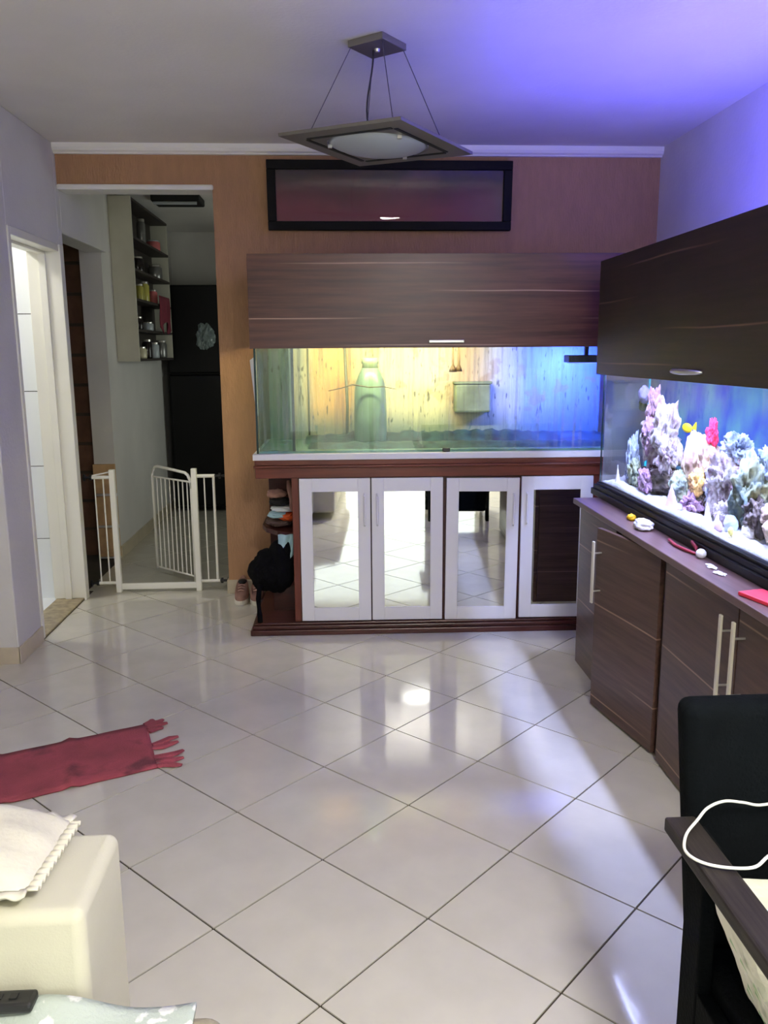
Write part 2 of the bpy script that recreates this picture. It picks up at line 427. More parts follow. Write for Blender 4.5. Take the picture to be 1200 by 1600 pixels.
d1 = struct('door_1', MB().box(-1.76, -1.574, 5.06, 5.104, 0.012, 2.115).box(-1.76, -1.574, 4.31, 4.345, 0.012, 2.115).box(-1.76, -1.574, 4.345, 5.06, 2.075, 2.115), M_door_paint, bev=0.004, label='white painted bathroom door frame')
link('door_stop', MB().box(-1.69, -1.65, 5.045, 5.06, 0.012, 2.075).box(-1.69, -1.65, 4.345, 5.045, 2.06, 2.075), M_door_paint, d1, bev=0.002)
link('casing', MB().box(-1.58, -1.566, 5.06, 5.125, 0.0, 2.115), M_door_paint, d1, bev=0.003)
# bathroom ceiling lamp
bl = thing('bathroom_ceiling_lamp', 'round white lamp on the ceiling of the tiled bathroom', 'lamp', (-2.35, 4.62, CEIL))
link('base', MB().lathe([(0.13, -0.02), (0.13, 0)], (-2.35, 4.62, CEIL), 20), M_crown, bl)
link('bowl', MB().lathe([(0.03, -0.075), (0.09, -0.06), (0.12, -0.022)], (-2.35, 4.62, CEIL), 20), emit('bathroom lamp bowl', (1, 0.97, 0.9, 1), 12), bl, smooth=True)
area_light('bathroom_light', (-2.35, 4.62, 2.58), (-2.35, 4.62, 0), 0.25, BATH_POWER, (1, 0.98, 0.93), parent=bl)

# --- side room behind the second door: walls of bare clay block
ws = struct('wall_side_room', MB().box(-2.7, -1.77, 6.23, 6.3, 0, CEIL).box(-2.8, -2.7, 5.17, 6.3, 0, CEIL), M_mortar)
for r in range(11):
    for c in range(3):
        x1 = -1.775-c*0.31-(0.15 if r % 2 else 0)
        x0 = max(-2.7, x1-0.30); 
        if r % 2 and c == 0: link('brick', B(-1.92, -1.775, 6.212, 6.23, 0.01+r*0.213, 0.2+r*0.213), M_brick_shaded, ws, bev=0.004)
        link('brick', B(x0, x1, 6.212, 6.23, 0.01+r*0.213, 0.2+r*0.213), M_brick_shaded, ws, bev=0.004)
# --- kitchen
wk = struct('wall_kitchen', MB().box(-1.77, -1.62, 6.13, 8.8, 0, CEIL).box(-1.62, 0.7, 8.7, 8.8, 0, CEIL).box(0.6, 0.7, 5.28, 6.3, 0, CEIL).box(0.6, 0.7, 7.3, 8.7, 0, CEIL).box(0.6, 0.7, 6.3, 7.3, 0, 0.9).box(0.6, 0.7, 6.3, 7.3, 2.0, CEIL), M_white_wall)
win2 = struct('added_window', MB().box(0.63, 0.67, 6.3, 6.35, 0.9, 2.0).box(0.63, 0.67, 7.25, 7.3, 0.9, 2.0).box(0.63, 0.67, 6.35, 7.25, 0.9, 0.95).box(0.63, 0.67, 6.35, 7.25, 1.95, 2.0), M_door_paint)  # added out-of-view window, its daylight brightens the kitchen wall
link('pane', B(0.648, 0.654, 6.35, 7.25, 0.95, 1.95), M_glass_clear, win2)
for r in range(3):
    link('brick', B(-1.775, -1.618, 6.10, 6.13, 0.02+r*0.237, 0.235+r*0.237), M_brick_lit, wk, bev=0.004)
struct('trim_4', MB().box(-1.62, -1.608, 6.13, 8.7, 0, 0.09), M_base, label='beige baseboard of the kitchen wall')

# ================================================================== KITCHEN OBJECTS
sh = thing('kitchen_shelf_unit', 'tall cream open shelf unit hung on the kitchen wall, crowded with jars', 'shelf', (-1.62, 6.4, 1.44))
link('side_panel', B(-1.62, -1.458, 6.40, 6.42, 1.44, 2.615), M_shelf_white, sh, bev=0.002)
link('side_panel', B(-1.62, -1.47, 7.76, 7.78, 1.44, 2.615), M_shelf_white, sh, bev=0.002)
link('back_panel', B(-1.62, -1.612, 6.42, 7.76, 1.44, 2.615), M_shelf_shaded, sh)
SHZ = [1.44, 1.66, 1.885, 2.10, 2.33, 2.597]
for z in SHZ: link('shelf_board', B(-1.612, -1.465, 6.42, 7.76, z, z+0.018), M_shelf_shaded, sh)
KJ = 'jars and pots on the kitchen shelf'
def jar(y, z, r, hgt, m, lab, lidm=None, cat='jar', x=-1.535):
    t = thing('jar', lab, cat, (x, y, z), KJ)
    link('body', MB().lathe([(r*0.92, 0), (r, 0.01), (r, hgt*0.8), (r*0.8, hgt*0.88), (r*0.8, hgt*0.9)], (x, y, z), 14), m, t, smooth=True)
    link('lid', MB().lathe([(r*0.84, hgt*0.9), (r*0.84, hgt), (r*0.75, hgt+0.003)], (x, y, z), 14), lidm or M_steel, t)
    return t
m_jar_y = mat('yellow green jar', srgb(176, 170, 84), 0.2); m_jar_c = mat('cream bowl', srgb(206, 200, 170), 0.3)
m_pink = mat('pink tin', srgb(200, 110, 110), 0.5); m_dark = mat('dark jar', srgb(34, 28, 28), 0.25)
m_tin = mat('grey tin', srgb(140, 140, 138), 0.3, metal=0.6); m_red = mat('wine red cloth', srgb(120, 44, 60), 0.9)
jar(6.86, SHZ[2]+0.018, 0.035, 0.13, m_jar_y, 'yellow-green jar at the front of the middle kitchen shelf')
jar(7.02, SHZ[2]+0.018, 0.045, 0.16, m_jar_y, 'larger yellow-green jar second on the middle kitchen shelf')
jar(7.35, SHZ[2]+0.018, 0.04, 0.12, m_pink, 'red jar deep on the middle kitchen shelf')
jar(6.85, SHZ[3]+0.018, 0.05, 0.12, m_dark, 'dark pot on the fourth kitchen shelf up, near its front')
jar(7.5, SHZ[3]+0.018, 0.06, 0.12, m_tin, 'grey tin at the far end of the fourth kitchen shelf up')
jar(7.48, SHZ[4]+0.018, 0.06, 0.09, m_pink, 'pink tin on the top kitchen shelf', M_frost)
jar(7.05, SHZ[4]+0.018, 0.035, 0.2, m_tin, 'tall grey flask on the top kitchen shelf')
jar(6.75, SHZ[1]+0.018, 0.04, 0.1, m_dark, 'dark jar on the second kitchen shelf up, nearest the cream panel')
jar(7.08, SHZ[1]+0.018, 0.05, 0.07, M_frost, 'pale cup on the second kitchen shelf up')
jar(6.78, SHZ[0]+0.018, 0.05, 0.09, m_jar_c, 'cream bowl with lid on the lowest kitchen shelf')
jar(7.02, SHZ[0]+0.018, 0.04, 0.15, m_dark, 'dark bottle in the middle of the lowest kitchen shelf')
jar(7.28, SHZ[0]+0.018, 0.045, 0.13, M_frost, 'whitish jar on the lowest kitchen shelf')
jar(7.58, SHZ[0]+0.018, 0.05, 0.15, m_tin, 'grey jar at the far end of the lowest kitchen shelf')
rc = tag(link('hanging_cloth', MB().grid(lambda u, v: (-1.452+0.016*math.sin(u*13)*v, 7.2+u*0.42+0.02*math.sin(v*6), 1.97-v*(0.26+0.05*math.sin(u*9))), 16, 8), m_red, None, solid=0.006, smooth=True), 'wine red cloth hanging from the edge of the kitchen shelf', 'cloth')
fr = thing('refrigerator', 'tall black refrigerator at the end of the kitchen', 'refrigerator', (-1.15, 8.3, 0))
link('body', B(-1.55, -0.8, 8.0, 8.62, 0.02, 2.11), M_black_gloss, fr, bev=0.01)
link('door', B(-1.55, -0.8, 7.93, 7.995, 0.06, 1.30), M_black_gloss, fr, bev=0.012)
link('freezer_door', B(-1.55, -0.8, 7.93, 7.995, 1.315, 2.11), M_black_gloss, fr, bev=0.012)
link('handle', MB().tube([(-0.86, 7.925, 1.0), (-0.86, 7.90, 1.02), (-0.86, 7.90, 1.26), (-0.86, 7.925, 1.28)], 0.01), M_black_plastic, fr)
for fx, fy in ((-1.5, 8.02), (-0.9, 8.02), (-1.5, 8.5), (-0.9, 8.5)): link('foot', B(fx, fx+0.06, fy, fy+0.06, 0, 0.02), M_black_plastic, fr)
tag(link('plastic_bag', MB().blob((-1.19, 7.888, 1.65), (0.085, 0.026, 0.12), 5, 0.5, 2.2, 4, True), mat('crinkled grey plastic', srgb(120, 134, 134), 0.18), smooth=False), 'crinkled grey plastic bag stuck to the black refrigerator door', 'bag')
kl = thing('kitchen_tube_lamp', 'dark unlit tube lamp under the kitchen ceiling', 'lamp', (-1.18, 6.75, CEIL))
link('housing', B(-1.36, -1.0, 6.62, 6.9, 2.615, CEIL), M_slot, kl, bev=0.01)
link('tube', MB().tube([(-1.34, 6.63, 2.602), (-1.02, 6.63, 2.602)], 0.012), M_frost, kl)

# ================================================================== PET GATE
GY = 5.225
g = thing('pet_gate', 'white metal pet gate across the kitchen opening, its barred leaf swung open', 'gate', (-1.15, GY, 0))
def post(x): link('post', B(x-0.017, x+0.017, GY-0.017, GY+0.017, 0, 0.79), M_gate, g, bev=0.003)
PL, PR = -1.405, -0.90
post(PL); post(PR)
link('bottom_bar', B(PL+0.017, PR-0.017, GY-0.012, GY+0.012, 0.018, 0.055), M_gate, g, bev=0.003)
link('rail', MB().tube([(-1.535, GY, 0.742), (PL-0.012, GY, 0.742)], 0.011), M_gate, g)
link('brace', MB().tube([(-1.53, GY+0.004, 0.752), (PL-0.012, GY+0.004, 0.775)], 0.005, 6), M_gate, g)
link('rail', MB().tube([(-1.535, GY, 0.062), (PL-0.012, GY, 0.062)], 0.01), M_gate, g)
for x in (-1.515, -1.462): link('bar', MB().tube([(x, GY, 0.062), (x, GY, 0.742)], 0.0045, 6), M_gate, g)
link('rail', MB().tube([(PR+0.012, GY, 0.742), (-0.772, GY, 0.742)], 0.011), M_gate, g)
link('rail', MB().tube([(PR+0.012, GY, 0.062), (-0.765, GY, 0.062)], 0.01), M_gate, g)
link('bar', MB().tube([(-0.838, GY, 0.062), (-0.838, GY, 0.742)], 0.0045, 6), M_gate, g)
link('bar', MB().tube([(-0.78, GY, 0.062), (-0.78, GY, 0.742)], 0.008, 8), M_gate, g)
for x, s, z in ((-1.58, 1, 0.742), (-1.58, 1, 0.062), (-0.709, -1, 0.062), (-0.697, -1, 0.742)):
    link('clamp', MB().lathe([(0.022, 0), (0.022, s*0.008), (0.008, s*0.010), (0.008, s*0.035), (0.018, s*0.037), (0.018, s*0.05), (0.008, s*0.052), (0.006, s*0.085)], (x, GY, z), 12, 'X'), M_black_plastic, g, smooth=False)
leaf = bpy.data.objects.new('leaf', None); COL.objects.link(leaf); leaf.parent = g; leaf.location = (0, 0, 0)
HX, HY, FX, FY = -0.922, GY+0.022, -1.225, GY+0.31
lp = lambda t, z: (HX+(FX-HX)*t, HY+(FY-HY)*t, z)
link('leaf_frame', MB().tube([lp(0.01, 0.05), lp(0.01, 0.66), lp(0.03, 0.71), lp(0.08, 0.742), lp(0.15, 0.755), lp(0.85, 0.772), lp(0.93, 0.766), lp(0.98, 0.745), lp(1, 0.71), lp(1, 0.075)], 0.0095), M_gate, leaf, smooth=True)
link('rail', MB().tube([lp(0.01, 0.70), lp(1, 0.70)], 0.006, 6), M_gate, leaf)
link('rail', MB().tube([lp(0.01, 0.085), lp(1, 0.085)], 0.006, 6), M_gate, leaf)
for k in range(1, 9): link('bar', MB().tube([lp(k/9, 0.085), lp(k/9, 0.70)], 0.0042, 6), M_gate, leaf)
for z in (0.08, 0.68): link('hinge', MB().lathe([(0.012, -0.02), (0.012, 0.02)], (HX, HY, z), 10), M_steel, leaf)

# ================================================================== PENDANT LAMPS
def pendant(loc, label, lit, wires=True):
    x, y, z = loc; a0 = math.radians(45+8); HD = 0.39; T = 0.03
    t = thing('pendant_lamp', label, 'lamp', (x, y, CEIL))
    def sq(hd, ang): return [(x+hd*math.cos(ang+k*math.pi/2), y+hd*math.sin(ang+k*math.pi/2)) for k in range(4)]
    dip = lambda px, py: z-0.045*(px-x)          # hangs a little lower on one side
    cn = sq(0.115, math.radians(7))
    link('canopy', MB().prism(cn, CEIL-0.026, CEIL), M_grey_metal, t, bev=0.003)
    link('canopy_screw', MB().lathe([(0.008, -0.036), (0.012, -0.026)], (x, y, CEIL), 10), M_steel, t)
    # square plate with a round hole for the bowl
    ang = math.radians(9); R = 0.20; n = 64; vs = []; fs = []
    def plate_pt(k, rad_in):
        a = 2*math.pi*k/n
        if rad_in: return x+R*math.cos(a), y+R*math.sin(a)
        b = (a-ang) % (math.pi/2)-math.pi/4
        r = HD*math.cos(math.pi/4)/math.cos(b)
        return x+r*math.cos(a), y+r*math.sin(a)
    ks = [ang/(2*math.pi)*n+i for i in range(n)]
    for zz in (0.0, 0.012):
        for inn in (True, False):
            for k in ks:
                px, py = plate_pt(k, inn); vs.append((px, py, dip(px, py)+zz))
    I0, O0, I1, O1 = 0, n, 2*n, 3*n
    for i in range(n):
        j = (i+1) % n
        fs += [(I0+i, I0+j, O0+j, O0+i), (I1+i, O1+i, O1+j, I1+j), (O0+i, O0+j, O1+j, O1+i), (I0+i, I1+i, I1+j, I0+j)]
    link('plate', MB().add(vs, fs), M_grey_metal, t)
    # rim around the edge, raised, and four dark slots near the edges
    for q in range(4):
        a1 = ang+q*math.pi/2; a2 = a1+math.pi/2
        p1 = Vector((x+0.285*math.cos(a1), y+0.285*math.sin(a1), 0)); p2 = Vector((x+0.285*math.cos(a2), y+0.285*math.sin(a2), 0))
        d = (p2-p1).normalized(); nrm = Vector((d.y, -d.x, 0))
        p1 += d*0.01; p2 -= d*0.01
        vs = []
        for p in (p1, p2):
            for s in (-1, 1):
                for zz in (-0.003, 0.002):
                    w = p+nrm*0.008*s; vs.append((w.x, w.y, dip(w.x, w.y)+zz))
        link('slot', MB().add(vs, [(0, 1, 3, 2), (4, 6, 7, 5), (0, 4, 5, 1), (2, 3, 7, 6), (0, 2, 6, 4), (1, 5, 7, 3)]), M_slot, t)
    # glass bowl
    prof = [(0.02, -0.034), (0.06, -0.032), (0.11, -0.025), (0.15, -0.015), (0.18, -0.005), (0.196, 0.005)]
    bm_ = MB().lathe(prof, (x, y, z), 40)
    bm_.v = [(vx, vy, vz-0.045*(vx-x)) for vx, vy, vz in bm_.v]
    link('bowl', bm_, emit('lit lamp bowl', (1.0, 0.97, 0.89, 1), LAMP_POWER*2.6) if lit else M_frost, t, smooth=True)
    for q in range(3):
        a = 0.9+q*2.1; px, py = x+0.19*math.cos(a), y+0.19*math.sin(a)
        link('clip', B(px-0.008, px+0.008, py-0.008, py+0.008, dip(px, py)-0.012, dip(px, py)), M_steel, t)
    for q in range(4):
        a = ang+q*math.pi/2; px, py = x+0.275*math.cos(a), y+0.275*math.sin(a)
        c = cn[q]; c = (x+(c[0]-x)*0.9, y+(c[1]-y)*0.9)
        link('wire', MB().tube([(c[0], c[1], CEIL-0.026), (px, py, dip(px, py)+0.012)], 0.0017, 6), M_wire, t)
    if lit: area_light('upward_glow', (x, y, z+0.03), (x, y, 5), 0.36, 85, (1.0, 0.97, 0.89), parent=t)
    pts = []
    for i in range(13):
        u = i/12; pts.append((x-0.015-0.045*math.sin(u*math.pi*0.95)*u, y, CEIL-0.03-(CEIL-0.03-z-0.02)*u))
    link('cord', MB().tube(pts, 0.0035, 8), M_cord, t, smooth=True)
    return t
pendant((0.18, 3.48, 2.295), 'unlit square grey pendant lamp with a frosted bowl, hung in front of the framed picture', False)
pendant((0.62, -0.12, 2.32), 'lit square grey pendant lamp hung over the seats, before the balcony door', True)

# ================================================================== PICTURE
pc = thing('framed_picture', 'long black framed dark maroon picture on the ochre wall', 'picture', (0.335, 5.1, 2.2))
tl = 0.028  # leans forward at the top
def lean(mb):
    mb.v = [(x, y-(z-2.2)*tl/0.39*1.0, z) for x, y, z in mb.v]; return mb
X0, X1, Z0, Z1, FB = -0.378, 1.045, 2.198, 2.58, 0.05
link('frame', lean(MB().box(X0, X1, 5.085, 5.12, Z0, Z0+FB).box(X0, X1, 5.085, 5.12, Z1-FB, Z1).box(X0, X0+FB, 5.085, 5.12, Z0+FB, Z1-FB).box(X1-FB, X1, 5.085, 5.12, Z0+FB, Z1-FB)), M_frame_black, pc, bev=0.004)
mp_ = bpy.data.materials.new('maroon print'); mp_.use_nodes = True
N = mp_.node_tree.nodes; L = mp_.node_tree.links; b = N['Principled BSDF']; b.inputs['Roughness'].default_value = 0.5
tc = N.new('ShaderNodeTexCoord'); sx = N.new('ShaderNodeSeparateXYZ'); L.new(tc.outputs['Object'], sx.inputs[0])
n = N.new('ShaderNodeTexNoise'); n.inputs['Scale'].default_value = 4; n.inputs['Detail'].default_value = 5; L.new(tc.outputs['Object'], n.inputs['Vector'])
hgt = math_node(N, L, 'ADD', math_node(N, L, 'MULTIPLY', sx.outputs['Z'], 2.6), math_node(N, L, 'MULTIPLY', n.outputs['Fac'], -0.55))
r = N.new('ShaderNodeValToRGB'); r.color_ramp.elements[0].position = 0.0; r.color_ramp.elements[0].color = srgb(128, 44, 62)
r.color_ramp.elements[1].position = 0.5; r.color_ramp.elements[1].color = srgb(50, 16, 34)
L.new(hgt, r.inputs['Fac']); 
n3 = N.new('ShaderNodeTexNoise'); n3.inputs['Scale'].default_value = 2.3; L.new(tc.outputs['Object'], n3.inputs['Vector'])
mr = N.new('ShaderNodeMapRange'); mr.inputs['From Min'].default_value = 0.5; mr.inputs['From Max'].default_value = 0.75; L.new(n3.outputs['Fac'], mr.inputs['Value'])
L.new(mix_col(N, L, mr.outputs[0], r.outputs['Color'], srgb(104, 62, 66)), b.inputs['Base Color'])
link('print', lean(B(X0+FB, X1-FB, 5.11, 5.118, Z0+FB, Z1-FB)), mp_, pc)
link('pane', lean(B(X0+FB-0.005, X1-FB+0.005, 5.098, 5.101, Z0+FB-0.005, Z1-FB+0.005)), glass('picture pane', (0.95, 0.95, 0.95, 1), ior=1.28), pc)

# ================================================================== DRY TANK ON ITS STAND
TX0, TX1 = -0.43, 1.60
st = thing('aquarium_stand', 'low mahogany stand with four white mirrored doors under the drained aquarium', 'stand', (0.0, 4.7, 0))
link('plinth', MB().box(-0.474, TX1+0.04, 4.295, 5.12, 0, 0.03).box(-0.464, TX1+0.03, 4.308, 5.12, 0.03, 0.05).box(-0.455, TX1+0.02, 4.322, 5.12, 0.05, 0.062), M_mahogany_dark, st, bev=0.004)
link('carcass', MB().box(-0.2, TX1-0.23, 4.364, 5.10, 0.062, 0.85), M_mahogany_dark, st)
link('upright', B(-0.236, -0.2, 4.345, 5.10, 0.062, 0.85), M_mahogany_v, st, bev=0.002)
link('upright', B(TX1-0.23, TX1-0.194, 4.345, 5.10, 0.062, 0.85), M_mahogany_v, st, bev=0.002)
link('niche_back', B(-0.43, -0.236, 5.07, 5.10, 0.062, 0.85), M_mahogany_dark, st)
link('niche_back', B(TX1-0.194, TX1, 5.07, 5.10, 0.062, 0.85), M_mahogany_dark, st)
link('niche_riser', B(-0.37, -0.236, 4.57, 5.07, 0.062, 0.20), M_mahogany_dark, st)
link('niche_shelf', MB().prism([(-0.236, 4.42), (-0.236, 5.07), (-0.43, 5.07), (-0.43, 4.66), (-0.40, 4.56), (-0.33, 4.47)], 0.515, 0.54), M_mahogany_dark, st)
link('top_board', MB().box(TX0+0.006, TX1, 4.34, 5.115, 0.85, 0.905).box(TX0-0.002, TX1+0.005, 4.328, 5.115, 0.905, 0.918).box(TX0+0.004, TX1, 4.336, 5.115, 0.918, 0.946), M_mahogany, st, bev=0.003)
link('white_board', B(TX0-0.004, TX1, 4.33, 5.115, 0.946, 0.978), M_white_door, st, bev=0.003, )
def mirror_door(x0, x1, z0, z1, hside, tilt=0.0, turn=0.0):
    d = bpy.data.objects.new('door', None); COL.objects.link(d); d.parent = st; d.location = ((x0+x1)/2, 4.35-4.7, z0)
    sl, tp = 0.066, 0.072
    def bx(a, b, c, e, y0=4.338, y1=4.36): return (a, b, y0, y1, c, e)
    fr_ = MB().box(*bx(x0, x0+sl, z0, z1)).box(*bx(x1-sl, x1, z0, z1)).box(*bx(x0+sl, x1-sl, z0, z0+tp)).box(*bx(x0+sl, x1-sl, z1-tp, z1))
    link('frame', fr_, M_white_door, d, bev=0.002)
    link('mirror', B(x0+sl-0.004, x1-sl+0.004, 4.3435, 4.3485, z0+tp-0.004, z1-tp+0.004), M_mirror, d)
    hx = x1-0.03 if hside > 0 else x0+0.03
    link('handle', MB().tube([(hx, 4.336, z1-0.085), (hx, 4.322, z1-0.095), (hx, 4.322, z1-0.245), (hx, 4.336, z1-0.255)], 0.006, 8), M_white_door, d)
    d.rotation_euler = (0, tilt, math.radians(turn))
mirror_door(-0.197, 0.177, 0.066, 0.847, 1, 0, -0.8)
mirror_door(0.184, 0.563, 0.066, 0.846, -1, 0, -0.5)
mirror_door(0.578, 0.966, 0.060, 0.840, 1, math.radians(0.4), -1.3)
mirror_door(0.983, 1.367, 0.066, 0.845, -1)

# drained tank
tk = thing('drained_aquarium', 'long drained aquarium with dirty glass on the mahogany stand', 'aquarium', (0.0, 4.7, 0.978))
GL0, GL1, GY0, GY1, GZ0, GZ1 = -0.41, 1.58, 4.36, 5.0, 0.978, 1.53
link('front_glass', B(GL0, GL1, GY0, GY0+0.008, GZ0, GZ1), M_glass_tank, tk)
link('side_glass', B(GL0, GL0+0.008, GY0+0.008, GY1, GZ0, GZ1), M_glass_clear, tk)
link('side_glass', B(GL1-0.008, GL1, GY0+0.008, GY1, GZ0, GZ1), M_glass_clear, tk)
link('corner_seam', B(GL0-0.004, GL0+0.006, GY0-0.003, GY0+0.012, GZ0, GZ1), M_glass_edge, tk)
link('corner_seam', B(GL1-0.006, GL1+0.004, GY0-0.003, GY0+0.012, GZ0, GZ1), M_glass_edge, tk)
link('bottom_glass', B(GL0+0.008, GL1-0.008, GY0+0.008, GY1, GZ0, GZ0+0.012), mat('wet tank bottom', srgb(108, 150, 140), 0.2, var=0.3, vscale=8), tk)
# back lining: painted reflection of the room behind, with dried algae and lime runs
ml = bpy.data.materials.new('stain and reflection lining'); ml.use_nodes = True
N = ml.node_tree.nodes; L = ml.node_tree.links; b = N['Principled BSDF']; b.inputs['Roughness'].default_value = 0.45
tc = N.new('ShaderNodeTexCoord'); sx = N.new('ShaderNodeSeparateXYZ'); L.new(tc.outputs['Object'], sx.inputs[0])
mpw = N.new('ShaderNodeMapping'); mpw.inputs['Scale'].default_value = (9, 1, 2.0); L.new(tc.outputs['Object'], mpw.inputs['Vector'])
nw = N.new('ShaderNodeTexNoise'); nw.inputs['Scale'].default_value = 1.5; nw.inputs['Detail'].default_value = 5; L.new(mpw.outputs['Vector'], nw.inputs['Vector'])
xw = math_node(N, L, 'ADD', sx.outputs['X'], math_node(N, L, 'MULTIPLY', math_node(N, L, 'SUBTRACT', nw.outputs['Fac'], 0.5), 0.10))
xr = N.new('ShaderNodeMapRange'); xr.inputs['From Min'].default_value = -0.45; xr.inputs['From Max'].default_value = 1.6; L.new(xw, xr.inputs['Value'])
rr = N.new('ShaderNodeValToRGB'); cr = rr.color_ramp  # bands along x: reflected room and blue glow put into the colour
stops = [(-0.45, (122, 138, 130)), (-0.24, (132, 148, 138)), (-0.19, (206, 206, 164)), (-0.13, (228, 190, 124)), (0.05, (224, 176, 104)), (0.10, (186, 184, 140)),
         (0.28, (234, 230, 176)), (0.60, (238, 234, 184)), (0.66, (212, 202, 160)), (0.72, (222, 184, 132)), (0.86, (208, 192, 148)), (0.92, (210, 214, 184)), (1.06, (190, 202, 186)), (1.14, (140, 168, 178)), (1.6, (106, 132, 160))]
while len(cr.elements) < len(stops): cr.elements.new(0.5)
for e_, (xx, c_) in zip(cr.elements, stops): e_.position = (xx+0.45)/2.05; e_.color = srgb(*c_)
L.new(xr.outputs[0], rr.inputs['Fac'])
col = rr.outputs['Color']
# fine vertical runs
mp3 = N.new('ShaderNodeMapping'); mp3.inputs['Scale'].default_value = (38, 1, 2.2); L.new(tc.outputs['Object'], mp3.inputs['Vector'])
n3 = N.new('ShaderNodeTexNoise'); n3.inputs['Scale'].default_value = 1.6; n3.inputs['Detail'].default_value = 8; n3.inputs['Roughness'].default_value = 0.7; L.new(mp3.outputs['Vector'], n3.inputs['Vector'])
m3_ = N.new('ShaderNodeMapRange'); m3_.inputs['From Min'].default_value = 0.52; m3_.inputs['From Max'].default_value = 0.72; m3_.inputs['To Max'].default_value = 0.55; L.new(n3.outputs['Fac'], m3_.inputs['Value'])
col = mix_col(N, L, m3_.outputs[0], col, srgb(120, 118, 76))
# orange-brown crust patches
n4 = N.new('ShaderNodeTexNoise'); n4.inputs['Scale'].default_value = 9; n4.inputs['Detail'].default_value = 8; L.new(tc.outputs['Object'], n4.inputs['Vector'])
m4_ = N.new('ShaderNodeMapRange'); m4_.inputs['From Min'].default_value = 0.60; m4_.inputs['From Max'].default_value = 0.66; m4_.inputs['To Max'].default_value = 0.35; L.new(n4.outputs['Fac'], m4_.inputs['Value'])
col = mix_col(N, L, m4_.outputs[0], col, srgb(150, 104, 44))
# dark specks and short drips
mp6 = N.new('ShaderNodeMapping'); mp6.inputs['Scale'].default_value = (46, 1, 12); L.new(tc.outputs['Object'], mp6.inputs['Vector'])
n6 = N.new('ShaderNodeTexNoise'); n6.inputs['Scale'].default_value = 1.3; n6.inputs['Detail'].default_value = 4; L.new(mp6.outputs['Vector'], n6.inputs['Vector'])
m6_ = N.new('ShaderNodeMapRange'); m6_.inputs['From Min'].default_value = 0.62; m6_.inputs['From Max'].default_value = 0.69; m6_.inputs['To Max'].default_value = 0.8; L.new(n6.outputs['Fac'], m6_.inputs['Value'])
col = mix_col(N, L, m6_.outputs[0], col, srgb(66, 70, 52))
# wetter, greener film up to the old water line
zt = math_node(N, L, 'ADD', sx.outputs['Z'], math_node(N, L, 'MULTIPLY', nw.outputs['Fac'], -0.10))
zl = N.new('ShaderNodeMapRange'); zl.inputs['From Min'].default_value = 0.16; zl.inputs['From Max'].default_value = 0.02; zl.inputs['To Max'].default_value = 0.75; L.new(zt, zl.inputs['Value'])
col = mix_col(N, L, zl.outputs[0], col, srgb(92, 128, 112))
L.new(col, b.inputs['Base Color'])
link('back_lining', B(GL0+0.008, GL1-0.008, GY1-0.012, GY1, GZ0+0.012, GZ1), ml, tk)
link('partition', B(-0.222, -0.214, 4.372, 4.985, GZ0+0.012, 1.515), M_glass_part, tk)
link('partition_edge', B(-0.226, -0.212, 4.366, 4.374, GZ0+0.012, 1.53), M_glass_edge, tk)
link('partition_front', B(-0.40, -0.226, 4.374, 4.380, GZ0+0.012, 1.53), M_glass_part, tk)
link('overflow_pipe', MB().tube([(0.055, 4.80, 0.992), (0.06, 4.80, 1.2), (0.05, 4.80, 1.52)], 0.009, 10), mat('old grey pipe', srgb(112, 116, 92), 0.5), tk, smooth=True)
link('overflow_pipe', MB().tube([(-0.165, 4.90, 0.992), (-0.165, 4.90, 1.52)], 0.006, 10), MATS['old grey pipe'], tk, smooth=True)
def sed(x0, x1, yc, hgt, sd):
    f = lambda u, v: (x0+(x1-x0)*u, yc+(v-0.5)*0.22, GZ0+0.012+hgt*max(0, math.sin(math.pi*v))*(0.55+0.45*math.sin(math.pi*u)**0.3)*(0.75+0.25*noise.fractal(Vector((u*30+sd, v*3, sd)), 0.9, 2.1, 4)))
    return MB().grid(f, 90, 8)
s1 = link('sediment', sed(-0.18, 1.55, 4.80, 0.075, 2.0), mat('dark teal sludge', srgb(46, 76, 76), 0.6, var=0.5, vscale=16), tk, smooth=True); s1['kind'] = 'stuff'
s2 = link('sediment', sed(-0.15, 1.55, 4.55, 0.035, 5.0), MATS['dark teal sludge'], tk, smooth=True); s2['kind'] = 'stuff'
# tube added in the hood to brighten the tank, and a blue clip light
tl1 = thing('added_tube_light', 'warm tube light added unseen inside the wooden hood to brighten the drained aquarium', 'lamp', (0.45, 4.43, 1.68))
link('housing', B(-0.15, 1.05, 4.40, 4.46, 1.68, 1.72), M_white_door, tl1, bev=0.005)
link('tube', MB().tube([(-0.13, 4.43, 1.665), (1.03, 4.43, 1.665)], 0.013, 10), emit('warm tube', (1, 0.85, 0.50, 1), 4), tl1)
area_light('added_tube_glow', (0.30, 4.43, 1.645), (0.30, 4.80, 1.2), 0.95, DRY_TANK_POWER, (1, 0.84, 0.47), 0.05, parent=tl1)
cl = thing('blue_clip_light', 'small black blue-lit lamp hung in the right end of the drained aquarium', 'lamp', (1.38, 4.62, 1.50))
link('housing', B(1.27, 1.50, 4.56, 4.68, 1.435, 1.475), M_black_plastic, cl, bev=0.006)
link('led_strip', B(1.29, 1.48, 4.58, 4.66, 1.429, 1.435), emit('blue led', (0.10, 0.16, 1, 1), 3), cl)
link('bracket', MB().box(1.37, 1.39, 4.61, 4.63, 1.475, 1.56), M_black_plastic, cl)
area_light('blue_glow', (1.38, 4.69, 1.45), (1.38, 4.95, 1.25), 0.2, DRY_BLUE_POWER, (0.05, 0.09, 1), 0.1, parent=cl)
